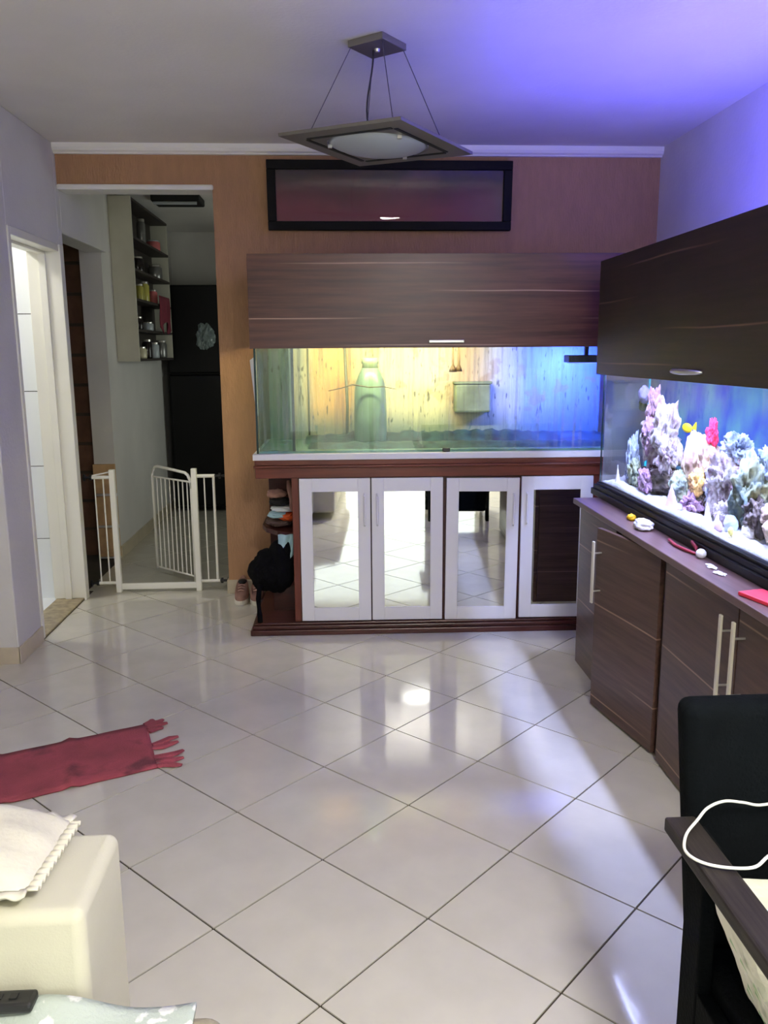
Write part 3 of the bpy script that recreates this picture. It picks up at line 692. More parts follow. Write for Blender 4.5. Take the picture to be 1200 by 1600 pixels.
# things left in the dry tank, plus a jug and box shaped after reflections
jug = thing('reflection_jug', 'blue-green jug shape added for a bell-shaped reflection in the drained aquarium', 'jug', (0.19, 4.70, 0.99))  # jug shape added in place of a reflection in the front glass
link('body', MB().lathe([(0.085, 0), (0.092, 0.02), (0.092, 0.16), (0.088, 0.29), (0.080, 0.34), (0.062, 0.39), (0.045, 0.42)], (0.19, 4.70, 0.992), 24), mat('blue green plastic', srgb(112, 140, 122), 0.3, var=0.15, vscale=12), jug, smooth=True)
link('neck', MB().lathe([(0.045, 0.42), (0.042, 0.44), (0.048, 0.445), (0.048, 0.475)], (0.19, 4.70, 0.992), 24), mat('grey green cap', srgb(150, 168, 136), 0.35), jug, smooth=True)
tag(link('twig', MB().tube([(-0.04, 4.585, 1.292), (0.03, 4.588, 1.306), (0.09, 4.59, 1.325), (0.18, 4.59, 1.310), (0.26, 4.588, 1.312), (0.33, 4.585, 1.298)], [0.002, 0.003, 0.005, 0.0035, 0.003, 0.0015], 6), mat('brown twig', srgb(92, 84, 58), 0.8), smooth=True), 'thin brown twig caught across the jug shape in the drained aquarium', 'twig')
fb = thing('reflection_box', 'grey-green box added for a blocky reflection in the drained aquarium', 'filter', (0.80, 4.93, 1.14))  # box added in place of a reflected block
link('body', B(0.69, 0.905, 4.90, 4.985, 1.145, 1.31), mat('grey green plastic', srgb(136, 150, 118), 0.5, var=0.3, vscale=10), fb, bev=0.012)
link('lid', B(0.685, 0.91, 4.895, 4.985, 1.31, 1.325), MATS['grey green plastic'], fb, bev=0.004)
hk = tag(link('suction_hook', MB().lathe([(0.022, -0.05), (0.016, -0.03), (0.006, -0.012), (0.004, 0.09)], (0.635, 4.55, 1.44), 12).lathe([(0.02, -0.05), (0.014, -0.03), (0.006, -0.012), (0.004, 0.09)], (0.668, 4.56, 1.442), 12), mat('brown rubber', srgb(92, 70, 40), 0.5), smooth=True), 'pair of small brown suction cups hanging at the top of the drained aquarium', 'hook')
tag(link('magnet_cleaner', MB().box(0.56, 0.60, 4.345, 4.36, 0.98, 1.0), M_black_plastic, bev=0.003), 'tiny black block on the white board before the drained aquarium', 'block')
tag(link('plastic_strip', MB().add([(-0.445, 4.45, 1.46), (-0.425, 4.45, 1.475), (-0.414, 4.45, 1.455), (-0.412, 4.45, 1.17), (-0.420, 4.45, 1.17), (-0.445, 4.47, 1.46), (-0.425, 4.47, 1.475), (-0.414, 4.47, 1.455), (-0.412, 4.47, 1.17), (-0.420, 4.47, 1.17)],
    [(0, 1, 2, 3, 4), (9, 8, 7, 6, 5), (0, 5, 6, 1), (1, 6, 7, 2), (2, 7, 8, 3), (3, 8, 9, 4), (4, 9, 5, 0)]), M_white_door, bev=0.002), 'tapering white plastic strip clipped to the left end of the drained aquarium', 'strip')

# hood above it
hd = thing('aquarium_hood', 'brown wood-grain hood with a single wide flap over the drained aquarium', 'cabinet', (0.0, 4.7, 1.52))
link('flap', B(TX0, TX1, 4.346, 4.366, 1.519, 1.985), M_wood_x, hd, bev=0.0015)
link('side_panel', B(TX0+0.002, TX0+0.02, 4.366, 5.13, 1.545, 1.983), M_wood_end, hd)
link('side_panel', B(TX1-0.02, TX1-0.002, 4.366, 5.13, 1.545, 1.983), M_wood_end, hd)
link('top_panel', B(TX0+0.02, TX1-0.02, 4.366, 5.13, 1.965, 1.983), M_wood_x, hd)
def bar_handle(name, p0, p1, out, r, m, parent, stand=0.03):
    """flat bar on two posts: p0,p1 on the door face, out = unit vector away from it"""
    o_ = Vector(out); a = Vector(p0); c = Vector(p1); d = (c-a).normalized()
    h_ = link(name, MB().tube([a+o_*stand, c+o_*stand], r, 10), m, parent, smooth=False)
    for q in (a+d*0.045, c-d*0.045): link('handle_post', MB().tube([q, q+o_*stand], r*0.6, 8), M_steel, h_)
    return h_
link('handle', MB().box(0.484, 0.664, 4.318, 4.330, 1.543, 1.557).box(0.50, 0.512, 4.33, 4.346, 1.545, 1.555).box(0.636, 0.648, 4.33, 4.346, 1.545, 1.555), M_steel, hd, bev=0.002)

# the whole unit stands about one degree out of line with the wall
UNIT_TURN = Matrix.Translation((0, 4.7, 0)) @ Matrix.Rotation(math.radians(-1.1), 4, 'Z') @ Matrix.Translation((0, -4.7, 0))
def turn_with_unit(o):
    o.matrix_basis = UNIT_TURN @ o.matrix_basis
for o in list(COL.objects):
    if o.parent is None and (o in (st, tk, tl1, cl, jug, fb, hk, hd) or o.name in ('twig', 'magnet_cleaner', 'plastic_strip')): turn_with_unit(o)

# clothes, bag and shoes at the niche
CG = 'clothes folded on the niche shelf'
def fold(cx, cy, z, sx_, sy_, h_, m, lab, seed, rot=0.0):
    mb = MB().blob((cx, cy, z+h_/2), (sx_, sy_, h_/2), seed, 0.22, 1.7, 4, floor=z, rot=rot)
    return tag(link('folded_cloth', mb, m, smooth=True), lab, 'clothing', CG)
m_cw = mat('white cotton', srgb(210, 214, 216), 0.9); m_cb = mat('pale blue cotton', srgb(150, 180, 190), 0.9); m_co = mat('orange cotton', srgb(206, 84, 30), 0.9)
m_cg = mat('brown grey cotton', srgb(84, 64, 58), 0.9); m_cp = mat('dusty pink cotton', srgb(150, 112, 100), 0.9)
fold(-0.335, 4.64, 0.541, 0.075, 0.10, 0.045, m_cg, 'brown-grey folded cloth lowest in the niche pile', 1)
fold(-0.285, 4.60, 0.575, 0.048, 0.07, 0.045, m_co, 'orange folded cloth in the niche pile', 2)
fold(-0.335, 4.62, 0.588, 0.06, 0.08, 0.04, m_cb, 'pale blue folded cloth in the niche pile', 3)
fold(-0.31, 4.63, 0.622, 0.07, 0.08, 0.035, m_cw, 'white folded cloth in the niche pile', 4)
fold(-0.325, 4.65, 0.652, 0.065, 0.08, 0.045, mat('black cotton', srgb(24, 22, 26), 0.95), 'black folded cloth near the top of the niche pile', 5)
fold(-0.345, 4.66, 0.692, 0.055, 0.07, 0.05, m_cp, 'dusty pink crumpled cloth on top of the niche pile', 6)
tag(link('hanging_sleeve', MB().tube([(-0.275, 4.60, 0.80), (-0.268, 4.59, 0.76), (-0.252, 4.58, 0.70), (-0.255, 4.58, 0.63)], [0.010, 0.018, 0.02, 0.016], 10), m_cp, smooth=True), 'dusty pink sleeve hanging beside the clothes pile in the niche', 'clothing')
tag(link('hanging_cloth', MB().grid(lambda u, v: (-0.325+u*0.082-v*0.005, 4.405+0.012*math.sin(u*9+v*4), 0.535-v*(0.17-0.09*abs(u-0.35))), 12, 8), m_cb, solid=0.006, smooth=True), 'pale blue cloth hanging below the niche shelf', 'clothing')
bp_ = thing('backpack', 'black backpack leaning in the open end of the mahogany stand', 'backpack', (-0.37, 4.5, 0.2))
link('body', MB().blob((-0.385, 4.44, 0.325), (0.098, 0.09, 0.118), 9, 0.22, 1.5, 4).blob((-0.32, 4.44, 0.35), (0.078, 0.09, 0.14), 13, 0.15, 1.4, 4), M_black_cloth, bp_, smooth=True)
link('top_flap', MB().blob((-0.288, 4.43, 0.42), (0.045, 0.045, 0.085), 11, 0.15, 1.4, 4), M_black_cloth, bp_, smooth=True)
link('strap', MB().tube([(-0.43, 4.40, 0.28), (-0.437, 4.34, 0.2), (-0.43, 4.312, 0.12), (-0.428, 4.31, 0.075)], 0.014, 8), M_black_cloth, bp_, smooth=True)
m_shoe = mat('dusty rose suede', srgb(150, 112, 100), 0.85, var=0.15, vscale=20); m_sole = mat('white rubber sole', srgb(214, 208, 196), 0.6)
m_lace = mat('pale laces', srgb(190, 150, 140), 0.9)
def shoe(cx, cy, lab, rot):
    t = thing('sneaker', lab, 'shoe', (cx, cy, 0), 'pair of sneakers by the wall')
    def outline(k):
        pts = []
        for i in range(24):
            a = 2*math.pi*i/24; yy = math.sin(a); w = 0.042*(1-0.12*yy) if yy < 0 else 0.042*(1-0.28*yy*yy)
            pts.append((cx+math.cos(a)*w*k, cy+yy*0.12*k))
        return pts
    link('sole', MB().prism(outline(1.04), 0.0, 0.028), m_sole, t, bev=0.004)
    vs, fs = [], []
    lv = [(1.0, 0.028), (0.99, 0.05), (0.93, 0.07), (0.80, 0.085)]
    for k, z in lv:
        for i in range(24):
            a = 2*math.pi*i/24; yy = math.sin(a)
            px, py = outline(k)[i]
            rise = max(0, (yy+0.35))*0.035*((z-0.028)/0.057)
            vs.append((px, py, z+rise-(0.03*((z-0.028)/0.057) if yy < -0.5 else 0)))
    for r_ in range(len(lv)-1):
        for i in range(24): fs.append((r_*24+i, r_*24+(i+1) % 24, (r_+1)*24+(i+1) % 24, (r_+1)*24+i))
    fs.append(tuple(range(72, 96)))
    link('upper', MB().add(vs, fs), m_shoe, t, smooth=True)
    link('opening', MB().blob((cx, cy+0.045, 0.108), (0.028, 0.05, 0.012), 1, 0.0, 1, 3), M_slot, t, smooth=True)
    for k in range(3): link('lace', MB().tube([(cx-0.02, cy-0.045+k*0.022, 0.072+k*0.011), (cx, cy-0.05+k*0.022, 0.080+k*0.011), (cx+0.02, cy-0.045+k*0.022, 0.072+k*0.011)], 0.004, 6), m_lace, t)
shoe(-0.60, 4.985, 'dusty rose sneaker nearest the kitchen opening', 0)
shoe(-0.505, 4.975, 'dusty rose sneaker nearest the black backpack', 0)

# ================================================================== REEF TANK CABINET
CY0, CY1, CX = 1.70, 3.83, 1.155
rc_ = thing('reef_cabinet', 'long brown wood-grain cabinet with bar handles under the lit reef tank', 'cabinet', (1.5, 2.5, 0))
link('carcass', MB().box(CX+0.022, 1.93, CY0, CY1, 0.0, 0.785), M_wood_end, rc_)
link('fixed_panel', B(CX-0.003, CX+0.02, 3.318, CY1+0.002, 0.0, 0.783), M_wood_y, rc_, bev=0.0015)
link('counter', B(1.118, 1.936, CY0-0.02, 3.847, 0.785, 0.811), M_counter, rc_, bev=0.003)
def cab_door(y0, y1, hy, hz0, hz1, ang=0.0, hinge_y=None):
    """door in the plane x=CX from y0 to y1; opened by ang about a vertical hinge at y0"""
    d = bpy.data.objects.new('door', None); COL.objects.link(d); d.parent = rc_
    d.location = (CX-1.5, (y0 if hinge_y is None else hinge_y)-2.5, 0)
    lf = link('leaf', B(CX, CX+0.02, y0, y1, 0.012, 0.782), M_wood_y, d, bev=0.0015)
    o_ = Vector((-1, 0, 0)); a, c = Vector((CX, hy, hz0)), Vector((CX, hy, hz1))
    link('handle', MB().box(CX-0.041, CX-0.033, hy-0.008, hy+0.008, hz0, hz1), M_handle_cream, d, bev=0.002)
    for z in (hz0+0.05, hz1-0.05): link('handle_post', MB().tube([(CX, hy, z), (CX-0.034, hy, z)], 0.004, 8), M_steel, d)
    d.rotation_euler = (0, 0, ang)
    return d
cab_door(2.842, 3.31, 3.268, 0.475, 0.735, math.radians(11.0))
cab_door(2.252, 2.79, 2.284, 0.465, 0.735)
cab_door(1.715, 2.246, 2.205, 0.465, 0.738)

# small things lying on the counter in front of the reef tank
ZC = 0.8112
tag(link('white_shell', MB().blob((1.19, 3.125, ZC+0.018), (0.034, 0.055, 0.022), 3, 0.3, 1.6, 4, floor=ZC), mat('bleached shell', srgb(226, 226, 238), 0.6), smooth=True), 'flat white shell lying on the brown counter before the reef tank', 'shell')
tag(link('yellow_shell', MB().blob((1.205, 3.30, ZC+0.012), (0.018, 0.026, 0.014), 4, 0.3, 1.6, 3, floor=ZC), mat('yellow plastic', srgb(220, 178, 24), 0.5), smooth=True), 'small yellow shell on the brown counter, nearest the mirrored doors', 'shell')
tag(link('thread', MB().tube([(1.205, 2.90, ZC+0.008), (1.195, 2.82, ZC+0.006), (1.20, 2.75, ZC+0.007), (1.215, 2.69, ZC+0.006), (1.225, 2.72, ZC+0.02), (1.232, 2.77, ZC+0.03)], 0.006, 8), mat('dark red cord', srgb(140, 34, 50), 0.6), smooth=True), 'short dark red thread curled on the brown counter', 'thread')
tag(link('white_ball', MB().blob((1.215, 2.655, ZC+0.016), (0.017, 0.019, 0.016), 2, 0.08, 1.5, 3), MATS['bleached shell'], smooth=True), 'small white ball beside the dark red thread on the counter', 'ball')
tag(link('paper_scrap', MB().blob((1.195, 2.53, ZC+0.004), (0.012, 0.03, 0.004), 5, 0.5, 2, 3, floor=ZC), MATS['bleached shell']), 'white paper scrap on the counter, farther of two', 'scrap')
tag(link('paper_scrap', MB().blob((1.185, 2.45, ZC+0.003), (0.014, 0.026, 0.004), 8, 0.5, 2, 3, floor=ZC), MATS['bleached shell']), 'white paper scrap on the counter, nearer of two', 'scrap')
tag(link('red_packet', B(1.15, 1.235, 2.10, 2.24, ZC, ZC+0.012, 0.25), mat('red packet', srgb(205, 44, 66), 0.5), bev=0.003), 'flat red packet on the counter at the frame edge', 'packet')

# ================================================================== REEF TANK
rk = thing('reef_aquarium', 'blue-lit reef aquarium full of live rock and white sand', 'aquarium', (1.55, 2.95, 0.811))
RX0, RX1, RY0, RY1 = 1.27, 1.86, 1.92, 3.93
link('rim', MB().box(1.238, 1.90, RY0-0.02, RY1+0.035, 0.8115, 0.842).box(1.248, 1.89, RY0-0.01, RY1+0.025, 0.842, 0.862).box(1.258, 1.88, RY0-0.005, RY1+0.012, 0.862, 0.872), M_black_rim, rk, bev=0.003)
link('front_glass', B(RX0, RX0+0.008, RY0, RY1, 0.872, 1.43), M_glass_reef, rk)
link('side_glass', B(RX0+0.008, RX1, RY1-0.008, RY1, 0.872, 1.43), M_glass_reef, rk)
link('side_glass', B(RX0+0.008, RX1, RY0, RY0+0.008, 0.872, 1.43), M_glass_reef, rk)
link('corner_seam', MB().box(RX0-0.002, RX0+0.005, RY1-0.005, RY1+0.002, 0.872, 1.43), M_glass_edge, rk)
bgm = mat('blue green algae film', srgb(12, 26, 92), 0.6, vscale=6, stretch=(1, 1.6, 1.0), col2=srgb(48, 82, 84))
link('back_lining', B(1.842, 1.852, RY0+0.008, RY1-0.008, 0.875, 1.43), bgm, rk)
link('corner_strip', B(1.828, 1.842, RY1-0.02, RY1-0.009, 0.88, 1.42), mat('teal silicone', srgb(60, 190, 190), 0.4), rk)
WL = 1.384
wx0, wx1, wy0, wy1, wz0 = RX0+0.009, 1.841, RY0+0.009, RY1-0.009, 0.874
wm = link('water', MB().box(wx0, wx1, wy0, wy1, wz0, WL), M_water, rk)
wm.data.materials.append(M_water_face)
for p in wm.data.polygons:
    p.material_index = 1 if (p.normal.x < -0.9 or abs(p.normal.y) > 0.9) else 0
def sandf(u, v):
    skirt = u < 0.5/28
    u = max(0.0, (u*28-1)/27)
    x = wx0+0.003+(wx1-wx0-0.006)*u; y = wy0+0.003+(wy1-wy0-0.006)*v
    z = 0.887+0.022*noise.noise(Vector((x*9, y*5, 1)))+0.010*noise.noise(Vector((x*25, y*22, 4)))+0.03*u
    return (x, y, 0.8745 if skirt else max(z, 0.879))
sd_ = link('sand_bed', MB().grid(sandf, 28, 110), M_sand, rk, smooth=True); sd_['kind'] = 'stuff'
# light fixture above the water
lf_ = thing('reef_light', 'blue-white light bar above the water, behind the flap of the near hood', 'lamp', (1.36, 2.95, 1.80))
link('housing', B(1.28, 1.44, 2.10, 3.80, 1.775, 1.80), M_black_plastic, lf_, bev=0.004)
link('led_panel', B(1.29, 1.43, 2.12, 3.78, 1.770, 1.7745), emit('reef led panel', (0.62, 0.68, 1.0, 1), 6), lf_)
link('leg', MB().box(1.34, 1.38, 1.87, 2.10, 1.78, 1.795).box(1.34, 1.38, 3.80, 3.934, 1.78, 1.795), M_black_plastic, lf_)
area_light('reef_glow', (1.36, 2.95, 1.765), (1.36, 2.95, 0), 0.13, REEF_POWER, (0.48, 0.54, 1.0), 1.66, 118, parent=lf_)
area_light('reef_up_glow', (1.38, 2.85, 1.815), (1.38, 2.85, 3), 0.14, REEF_UP_POWER, (0.08, 0.06, 1.0), 1.9, parent=lf_)

# live rock, corals and shells, each a thing of its own
m_rock_w = mat('pale live rock', srgb(232, 222, 220), 0.9, vscale=20, col2=srgb(112, 88, 92), bump=0.8, bscale=70)
m_rock_b = mat('blue grey live rock', srgb(206, 214, 228), 0.9, vscale=22, col2=srgb(72, 84, 112), bump=0.8, bscale=45)
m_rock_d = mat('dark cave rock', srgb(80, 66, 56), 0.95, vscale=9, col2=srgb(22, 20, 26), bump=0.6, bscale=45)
m_rock_g = mat('green live rock', srgb(140, 142, 104), 0.9, vscale=18, col2=srgb(58, 70, 66), bump=0.6, bscale=45)
m_rock_t = mat('tan live rock', srgb(214, 192, 160), 0.9, vscale=14, col2=srgb(140, 112, 96), bump=0.5, bscale=45)
m_rock_p = mat('purple live rock', srgb(196, 160, 180), 0.9, vscale=20, col2=srgb(92, 58, 84), bump=0.6, bscale=45)
RG = 'live rocks in the reef aquarium'
RK_N = [0]
def rock(name, c, rad, m, lab, amp=0.5, freq=1.9, fold=True, cat='rock', grp=RG, smooth=True, rot=0.0):
    RK_N[0] += 1
    return tag(link(name, MB().blob(c, [q_*1.12 for q_ in rad], 20+RK_N[0], amp*1.25, freq, 5, fold, floor=0.893, rot=rot), m, smooth=smooth), lab, cat, grp)
rock('live_rock', (1.57, 3.50, 1.13), (0.10, 0.14, 0.135), m_rock_w, 'tallest pale rock mound in the reef tank', 0.55, 2.4)
rock('live_rock', (1.56, 3.58, 1.25), (0.05, 0.05, 0.075), m_rock_p, 'purple peak on top of the tallest pale rock', 0.6, 2.2)
rock('live_rock', (1.50, 3.56, 1.13), (0.05, 0.06, 0.07), m_rock_p, 'purple-faced rock on the near side of the tallest mound', 0.5, 2.4)
rock('live_rock', (1.50, 3.38, 1.06), (0.06, 0.08, 0.07), m_rock_w, 'white crusted ledge rock over the dark cave', 0.55, 2.6)
rock('live_rock', (1.55, 3.44, 0.965), (0.09, 0.16, 0.07), m_rock_d, 'dark cave rock under the tallest mound', 0.5, 2.2)
rock('live_rock', (1.62, 3.20, 1.05), (0.07, 0.085, 0.11), m_rock_t, 'smooth tan rock beside the tallest mound', 0.25, 1.4, False)
rock('live_rock', (1.60, 3.07, 1.07), (0.06, 0.07, 0.08), m_rock_t, 'tan rock that carries the red coral', 0.4, 2.0)
rock('branch_coral', (1.60, 3.065, 1.185), (0.028, 0.030, 0.05), mat('red coral', srgb(226, 40, 84), 0.7), 'bright red coral standing on the tan rock', 0.6, 3.0, True, 'coral', None)
rock('live_rock', (1.58, 2.86, 1.15), (0.06, 0.075, 0.055), m_rock_b, 'blue-grey brain-like rock on top of the white branching rock', 0.6, 3.4)
rock('live_rock', (1.55, 2.88, 1.03), (0.09, 0.11, 0.10), m_rock_w, 'broad white branching rock in the middle of the reef', 0.65, 2.9)
rock('live_rock', (1.54, 2.98, 0.955), (0.05, 0.05, 0.075), m_rock_b, 'white-blue leg rock under the broad white rock', 0.6, 2.6)
rock('live_rock', (1.50, 3.75, 1.0), (0.045, 0.05, 0.105), m_rock_b, 'slim pale pinnacle rock at the far end of the reef', 0.5, 2.3)
rock('live_rock', (1.47, 3.68, 0.95), (0.05, 0.06, 0.06), m_rock_g, 'greenish rock at the foot of the pinnacle', 0.5, 2.2)
rock('live_rock', (1.44, 3.52, 0.935), (0.045, 0.055, 0.05), m_rock_p, 'purple-grey rubble rock before the dark cave', 0.5, 2.4)
rock('live_rock', (1.50, 3.24, 0.95), (0.055, 0.06, 0.065), m_rock_g, 'round green rock between cave and gold rock', 0.35, 2.0)
rock('live_rock', (1.48, 3.05, 1.0), (0.04, 0.045, 0.045), mat('gold rock', srgb(226, 184, 96), 0.8, vscale=12, col2=srgb(150, 110, 70)), 'gold-coloured rock under the red coral', 0.5, 2.4)
rock('live_rock', (1.52, 3.05, 0.935), (0.06, 0.075, 0.05), m_rock_d, 'dark brown rock under the gold rock', 0.45, 2.0)
rock('live_rock', (1.46, 3.06, 0.915), (0.05, 0.06, 0.035), m_rock_p, 'low violet rubble on the sand before the brown rock', 0.6, 2.8)
rock('live_rock', (1.50, 2.68, 1.02), (0.08, 0.09, 0.11), m_rock_g, 'green-brown rock right of the broad white rock', 0.5, 2.2)
rock('live_rock', (1.46, 2.60, 0.96), (0.05, 0.06, 0.065), m_rock_d, 'dark rock under the green-brown rock', 0.5, 2.2)
rock('live_rock', (1.62, 2.62, 1.10), (0.08, 0.09, 0.10), m_rock_b, 'large blue rock at the near end of the view', 0.6, 2.8)
rock('live_rock', (1.64, 2.60, 1.20), (0.045, 0.05, 0.05), m_rock_b, 'white-blue crust rock on top of the large blue rock', 0.6, 3.4)
rock('live_rock', (1.48, 2.40, 0.99), (0.10, 0.12, 0.10), m_rock_t, 'tan rock beyond the frame edge of the reef', 0.5, 2.2)
rock('live_rock', (1.44, 2.80, 0.93), (0.04, 0.05, 0.04), m_rock_w, 'pale rubble rock beside the round shell', 0.5, 2.4)
SG = 'shells and small corals on the sand'
def shell(c, r_, h_, m, lab, tilt=0.0):
    mb = MB()
    prof = [(r_*(1-k/10)**0.9*(1+0.12*math.sin(k*3)), h_*k/10) for k in range(10)]+[(r_*0.04, h_)]
    mb.lathe(prof, c, 14)
    mb.v = [(x+(z-c[2])*tilt, y, z) for x, y, z in mb.v]
    return tag(link('cone_shell', mb, m, smooth=True), lab, 'shell', SG)
m_sh_p = mat('pink lilac shell', srgb(226, 190, 214), 0.5, var=0.15, vscale=30); m_sh_w = mat('ivory shell', srgb(232, 222, 208), 0.5, var=0.15, vscale=30)
shell((1.37, 3.16, 0.886), 0.050, 0.095, m_sh_p, 'triangular lilac cone shell standing on the sand', -0.15)
shell((1.34, 3.76, 0.885), 0.028, 0.095, m_sh_w, 'slim ivory cone shell near the far end of the sand', -0.1)
shell((1.39, 2.86, 0.884), 0.030, 0.08, m_sh_w, 'ivory spiked shell before the violet rubble', -0.2)
shell((1.37, 2.78, 0.884), 0.026, 0.06, m_sh_w, 'small ivory spiked shell beside the round shell', 0.25)
tag(link('round_shell', MB().blob((1.40, 2.70, 0.915), (0.035, 0.042, 0.034), 3, 0.12, 2.0, 4), mat('pale blue shell', srgb(196, 208, 232), 0.5), smooth=True), 'round pale blue shell on the sand', 'shell', SG)
tag(link('button_shell', MB().blob((1.335, 2.64, 0.904), (0.014, 0.016, 0.016), 4, 0.1, 2, 3), mat('yellow shell', srgb(220, 206, 110), 0.5), smooth=True), 'small yellow button shell beside the round pale shell', 'shell', SG)
tag(link('round_shell', MB().blob((1.42, 2.60, 0.91), (0.03, 0.035, 0.03), 6, 0.2, 2, 4), m_sh_w, smooth=True), 'round ivory shell at the near end of the sand', 'shell', SG)
tag(link('bubble_shell', MB().blob((1.35, 2.745, 0.90), (0.022, 0.026, 0.02), 7, 0.15, 2, 3), m_sh_p, smooth=True), 'lilac bubble shell on the sand before the round shell', 'shell', SG)
pu = thing('circulation_pump', 'grey round pump stuck high at the far end of the reef tank', 'pump', (1.72, 3.86, 1.28))
link('body', MB().blob((1.70, 3.84, 1.295), (0.045, 0.055, 0.042), 2, 0.15, 1.8, 4), mat('grey violet pump', srgb(128, 120, 150), 0.6, var=0.3, vscale=16), pu, smooth=True)
link('bracket', MB().blob((1.72, 3.87, 1.245), (0.035, 0.035, 0.03), 5, 0.3, 2, 3), m_rock_g, pu, smooth=True)
fi = thing('yellow_fish', 'slender yellow fish swimming behind the tallest rock', 'fish', (1.66, 3.33, 1.19))
link('body', MB().blob((1.66, 3.34, 1.185), (0.012, 0.045, 0.02), 1, 0.0, 1, 3), mat('yellow fish skin', srgb(230, 204, 20), 0.5), fi, smooth=True)
link('tail', MB().add([(1.66, 3.30, 1.188), (1.655, 3.262, 1.215), (1.655, 3.262, 1.175), (1.664, 3.262, 1.215), (1.664, 3.262, 1.175)], [(0, 1, 2), (0, 4, 3), (1, 3, 4, 2), (0, 3, 1), (0, 2, 4)]), MATS['yellow fish skin'], fi)

# hood of the reef tank
h2 = thing('reef_hood', 'dark brown wood-grain hood flap over the lit reef tank', 'cabinet', (1.26, 2.95, 1.39))
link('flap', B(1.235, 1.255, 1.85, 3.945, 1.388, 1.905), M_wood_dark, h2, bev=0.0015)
link('side_panel', B(1.255, 1.90, 3.935, 3.945, 1.43, 1.885), M_wood_end, h2)
link('side_panel', B(1.255, 1.90, 1.85, 1.868, 1.43, 1.885), M_wood_end, h2)
link('handle', MB().tube([(1.235, 3.02, 1.424), (1.218, 3.0, 1.424), (1.210, 2.95, 1.424), (1.208, 2.90, 1.424), (1.210, 2.85, 1.424), (1.218, 2.80, 1.424), (1.235, 2.78, 1.424)], [0.005, 0.008, 0.010, 0.011, 0.010, 0.008, 0.005], 8), M_steel, h2, smooth=True)

# ================================================================== RUG
m_rug = mat('worn red cotton', srgb(160, 72, 82), 0.95, vscale=5, col2=srgb(128, 58, 66), bump=0.3, bscale=140)
nt = m_rug.node_tree; N = nt.nodes; L = nt.links
bcol = N['Principled BSDF'].inputs['Base Color'].links[0].from_socket
tc = N.new('ShaderNodeTexCoord'); ns = N.new('ShaderNodeTexNoise'); ns.inputs['Scale'].default_value = 5.5; ns.inputs['Detail'].default_value = 4
L.new(tc.outputs['Object'], ns.inputs['Vector'])
mr = N.new('ShaderNodeMapRange'); mr.inputs['From Min'].default_value = 0.56; mr.inputs['From Max'].default_value = 0.68; mr.inputs['To Max'].default_value = 0.7; L.new(ns.outputs['Fac'], mr.inputs['Value'])
L.new(mix_col(N, L, mr.outputs[0], bcol, srgb(62, 34, 42)), N['Principled BSDF'].inputs['Base Color'])
rg = thing('rug', 'worn red rug with grey stains and a ragged fringe on the pale tiles', 'rug', (-1.0, 2.94, 0))
A_, B_ = Vector((-0.679, 2.868)), Vector((-0.800, 3.238)); D_ = Vector((-0.905, -0.425)); LEN = 1.05
def rugf(u, v):
    p = A_+(B_-A_)*v+D_*(u*LEN)
    fold_ = 0.010*math.exp(-((u*LEN-0.30)/0.018)**2)+0.008*math.exp(-((u*LEN-0.52-0.05*v)/0.02)**2)
    edge = 0.004*math.sin(u*40+v*3)*0.3
    return (p.x, p.y+edge, 0.005+fold_)
link('weave', MB().grid(rugf, 70, 10), m_rug, rg, solid=0.006, smooth=True)
rv = random.Random(3)
for k, v in enumerate((0.03, 0.12, 0.20, 0.42, 0.50, 0.82, 0.88, 0.94, 0.98)):
    p = A_+(B_-A_)*v; ln = (0.09, 0.10, 0.11, 0.10, 0.11, 0.06, 0.085, 0.08, 0.05)[k]; an = (-0.35, -0.15, 0.05, 0.0, 0.15, 0.1, 0.3, 0.5, 0.9)[k]
    d = Vector((-D_.x, -D_.y)); d = Vector((d.x*math.cos(an)-d.y*math.sin(an), d.x*math.sin(an)+d.y*math.cos(an)))
    q = [p+d*ln*t+Vector((-d.y, d.x))*0.008*math.sin(t*5+k) for t in (0, 0.35, 0.7, 1.0)]
    mb = MB().tube([(w.x, w.y, 0.009) for w in q], [0.016, 0.021, 0.019, 0.010], 6)
    mb.v = [(x, y, 0.001+max(0, (z-0.009)*0.35+0.005)) for x, y, z in mb.v]
    link('tassel', mb, m_rug, rg)

# ================================================================== SOFA
m_sofa = mat('cream sofa fabric', srgb(196, 193, 174), 0.9, var=0.05, vscale=5, bump=0.08, bscale=260)
m_seat = mat('taupe seat fabric', srgb(150, 142, 122), 0.9, bump=0.25, bscale=220)
so = thing('sofa', 'cream fabric sofa with a boxy armrest at the bottom left', 'sofa', (-1.2, 0.6, 0))
link('armrest', B(-2.25, -0.43, 1.24, 1.485, 0.06, 0.60), m_sofa, so, bev=0.022, soft=True)
link('armrest', B(-2.25, -0.43, -0.95, -0.70, 0.06, 0.60), m_sofa, so, bev=0.022, soft=True)
link('base', B(-2.2, -0.24, -0.69, 1.235, 0.06, 0.26), m_sofa, so, bev=0.02, soft=True)
link('seat', B(-2.0, -0.20, 0.275, 1.232, 0.262, 0.418), m_seat, so, bev=0.035, soft=True)
link('seat', B(-2.0, -0.20, -0.69, 0.265, 0.262, 0.418), m_seat, so, bev=0.035, soft=True)
link('backrest', B(-2.28, -2.0, -0.69, 1.235, 0.2, 0.86), m_sofa, so, bev=0.03, soft=True)
for x in (-2.2, -0.5):
    for y in (-0.85, 1.36): link('foot', B(x-0.03, x+0.03, y-0.03, y+0.03, 0, 0.06), M_black_plastic, so)
m_pil = mat('ivory pillow cotton', srgb(208, 204, 188), 0.9, var=0.04, vscale=5, bump=0.2, bscale=60)
pl = thing('pillow', 'ivory pillow with ruffled edges lying on the cream armrest', 'pillow', (-0.72, 1.34, 0.60))
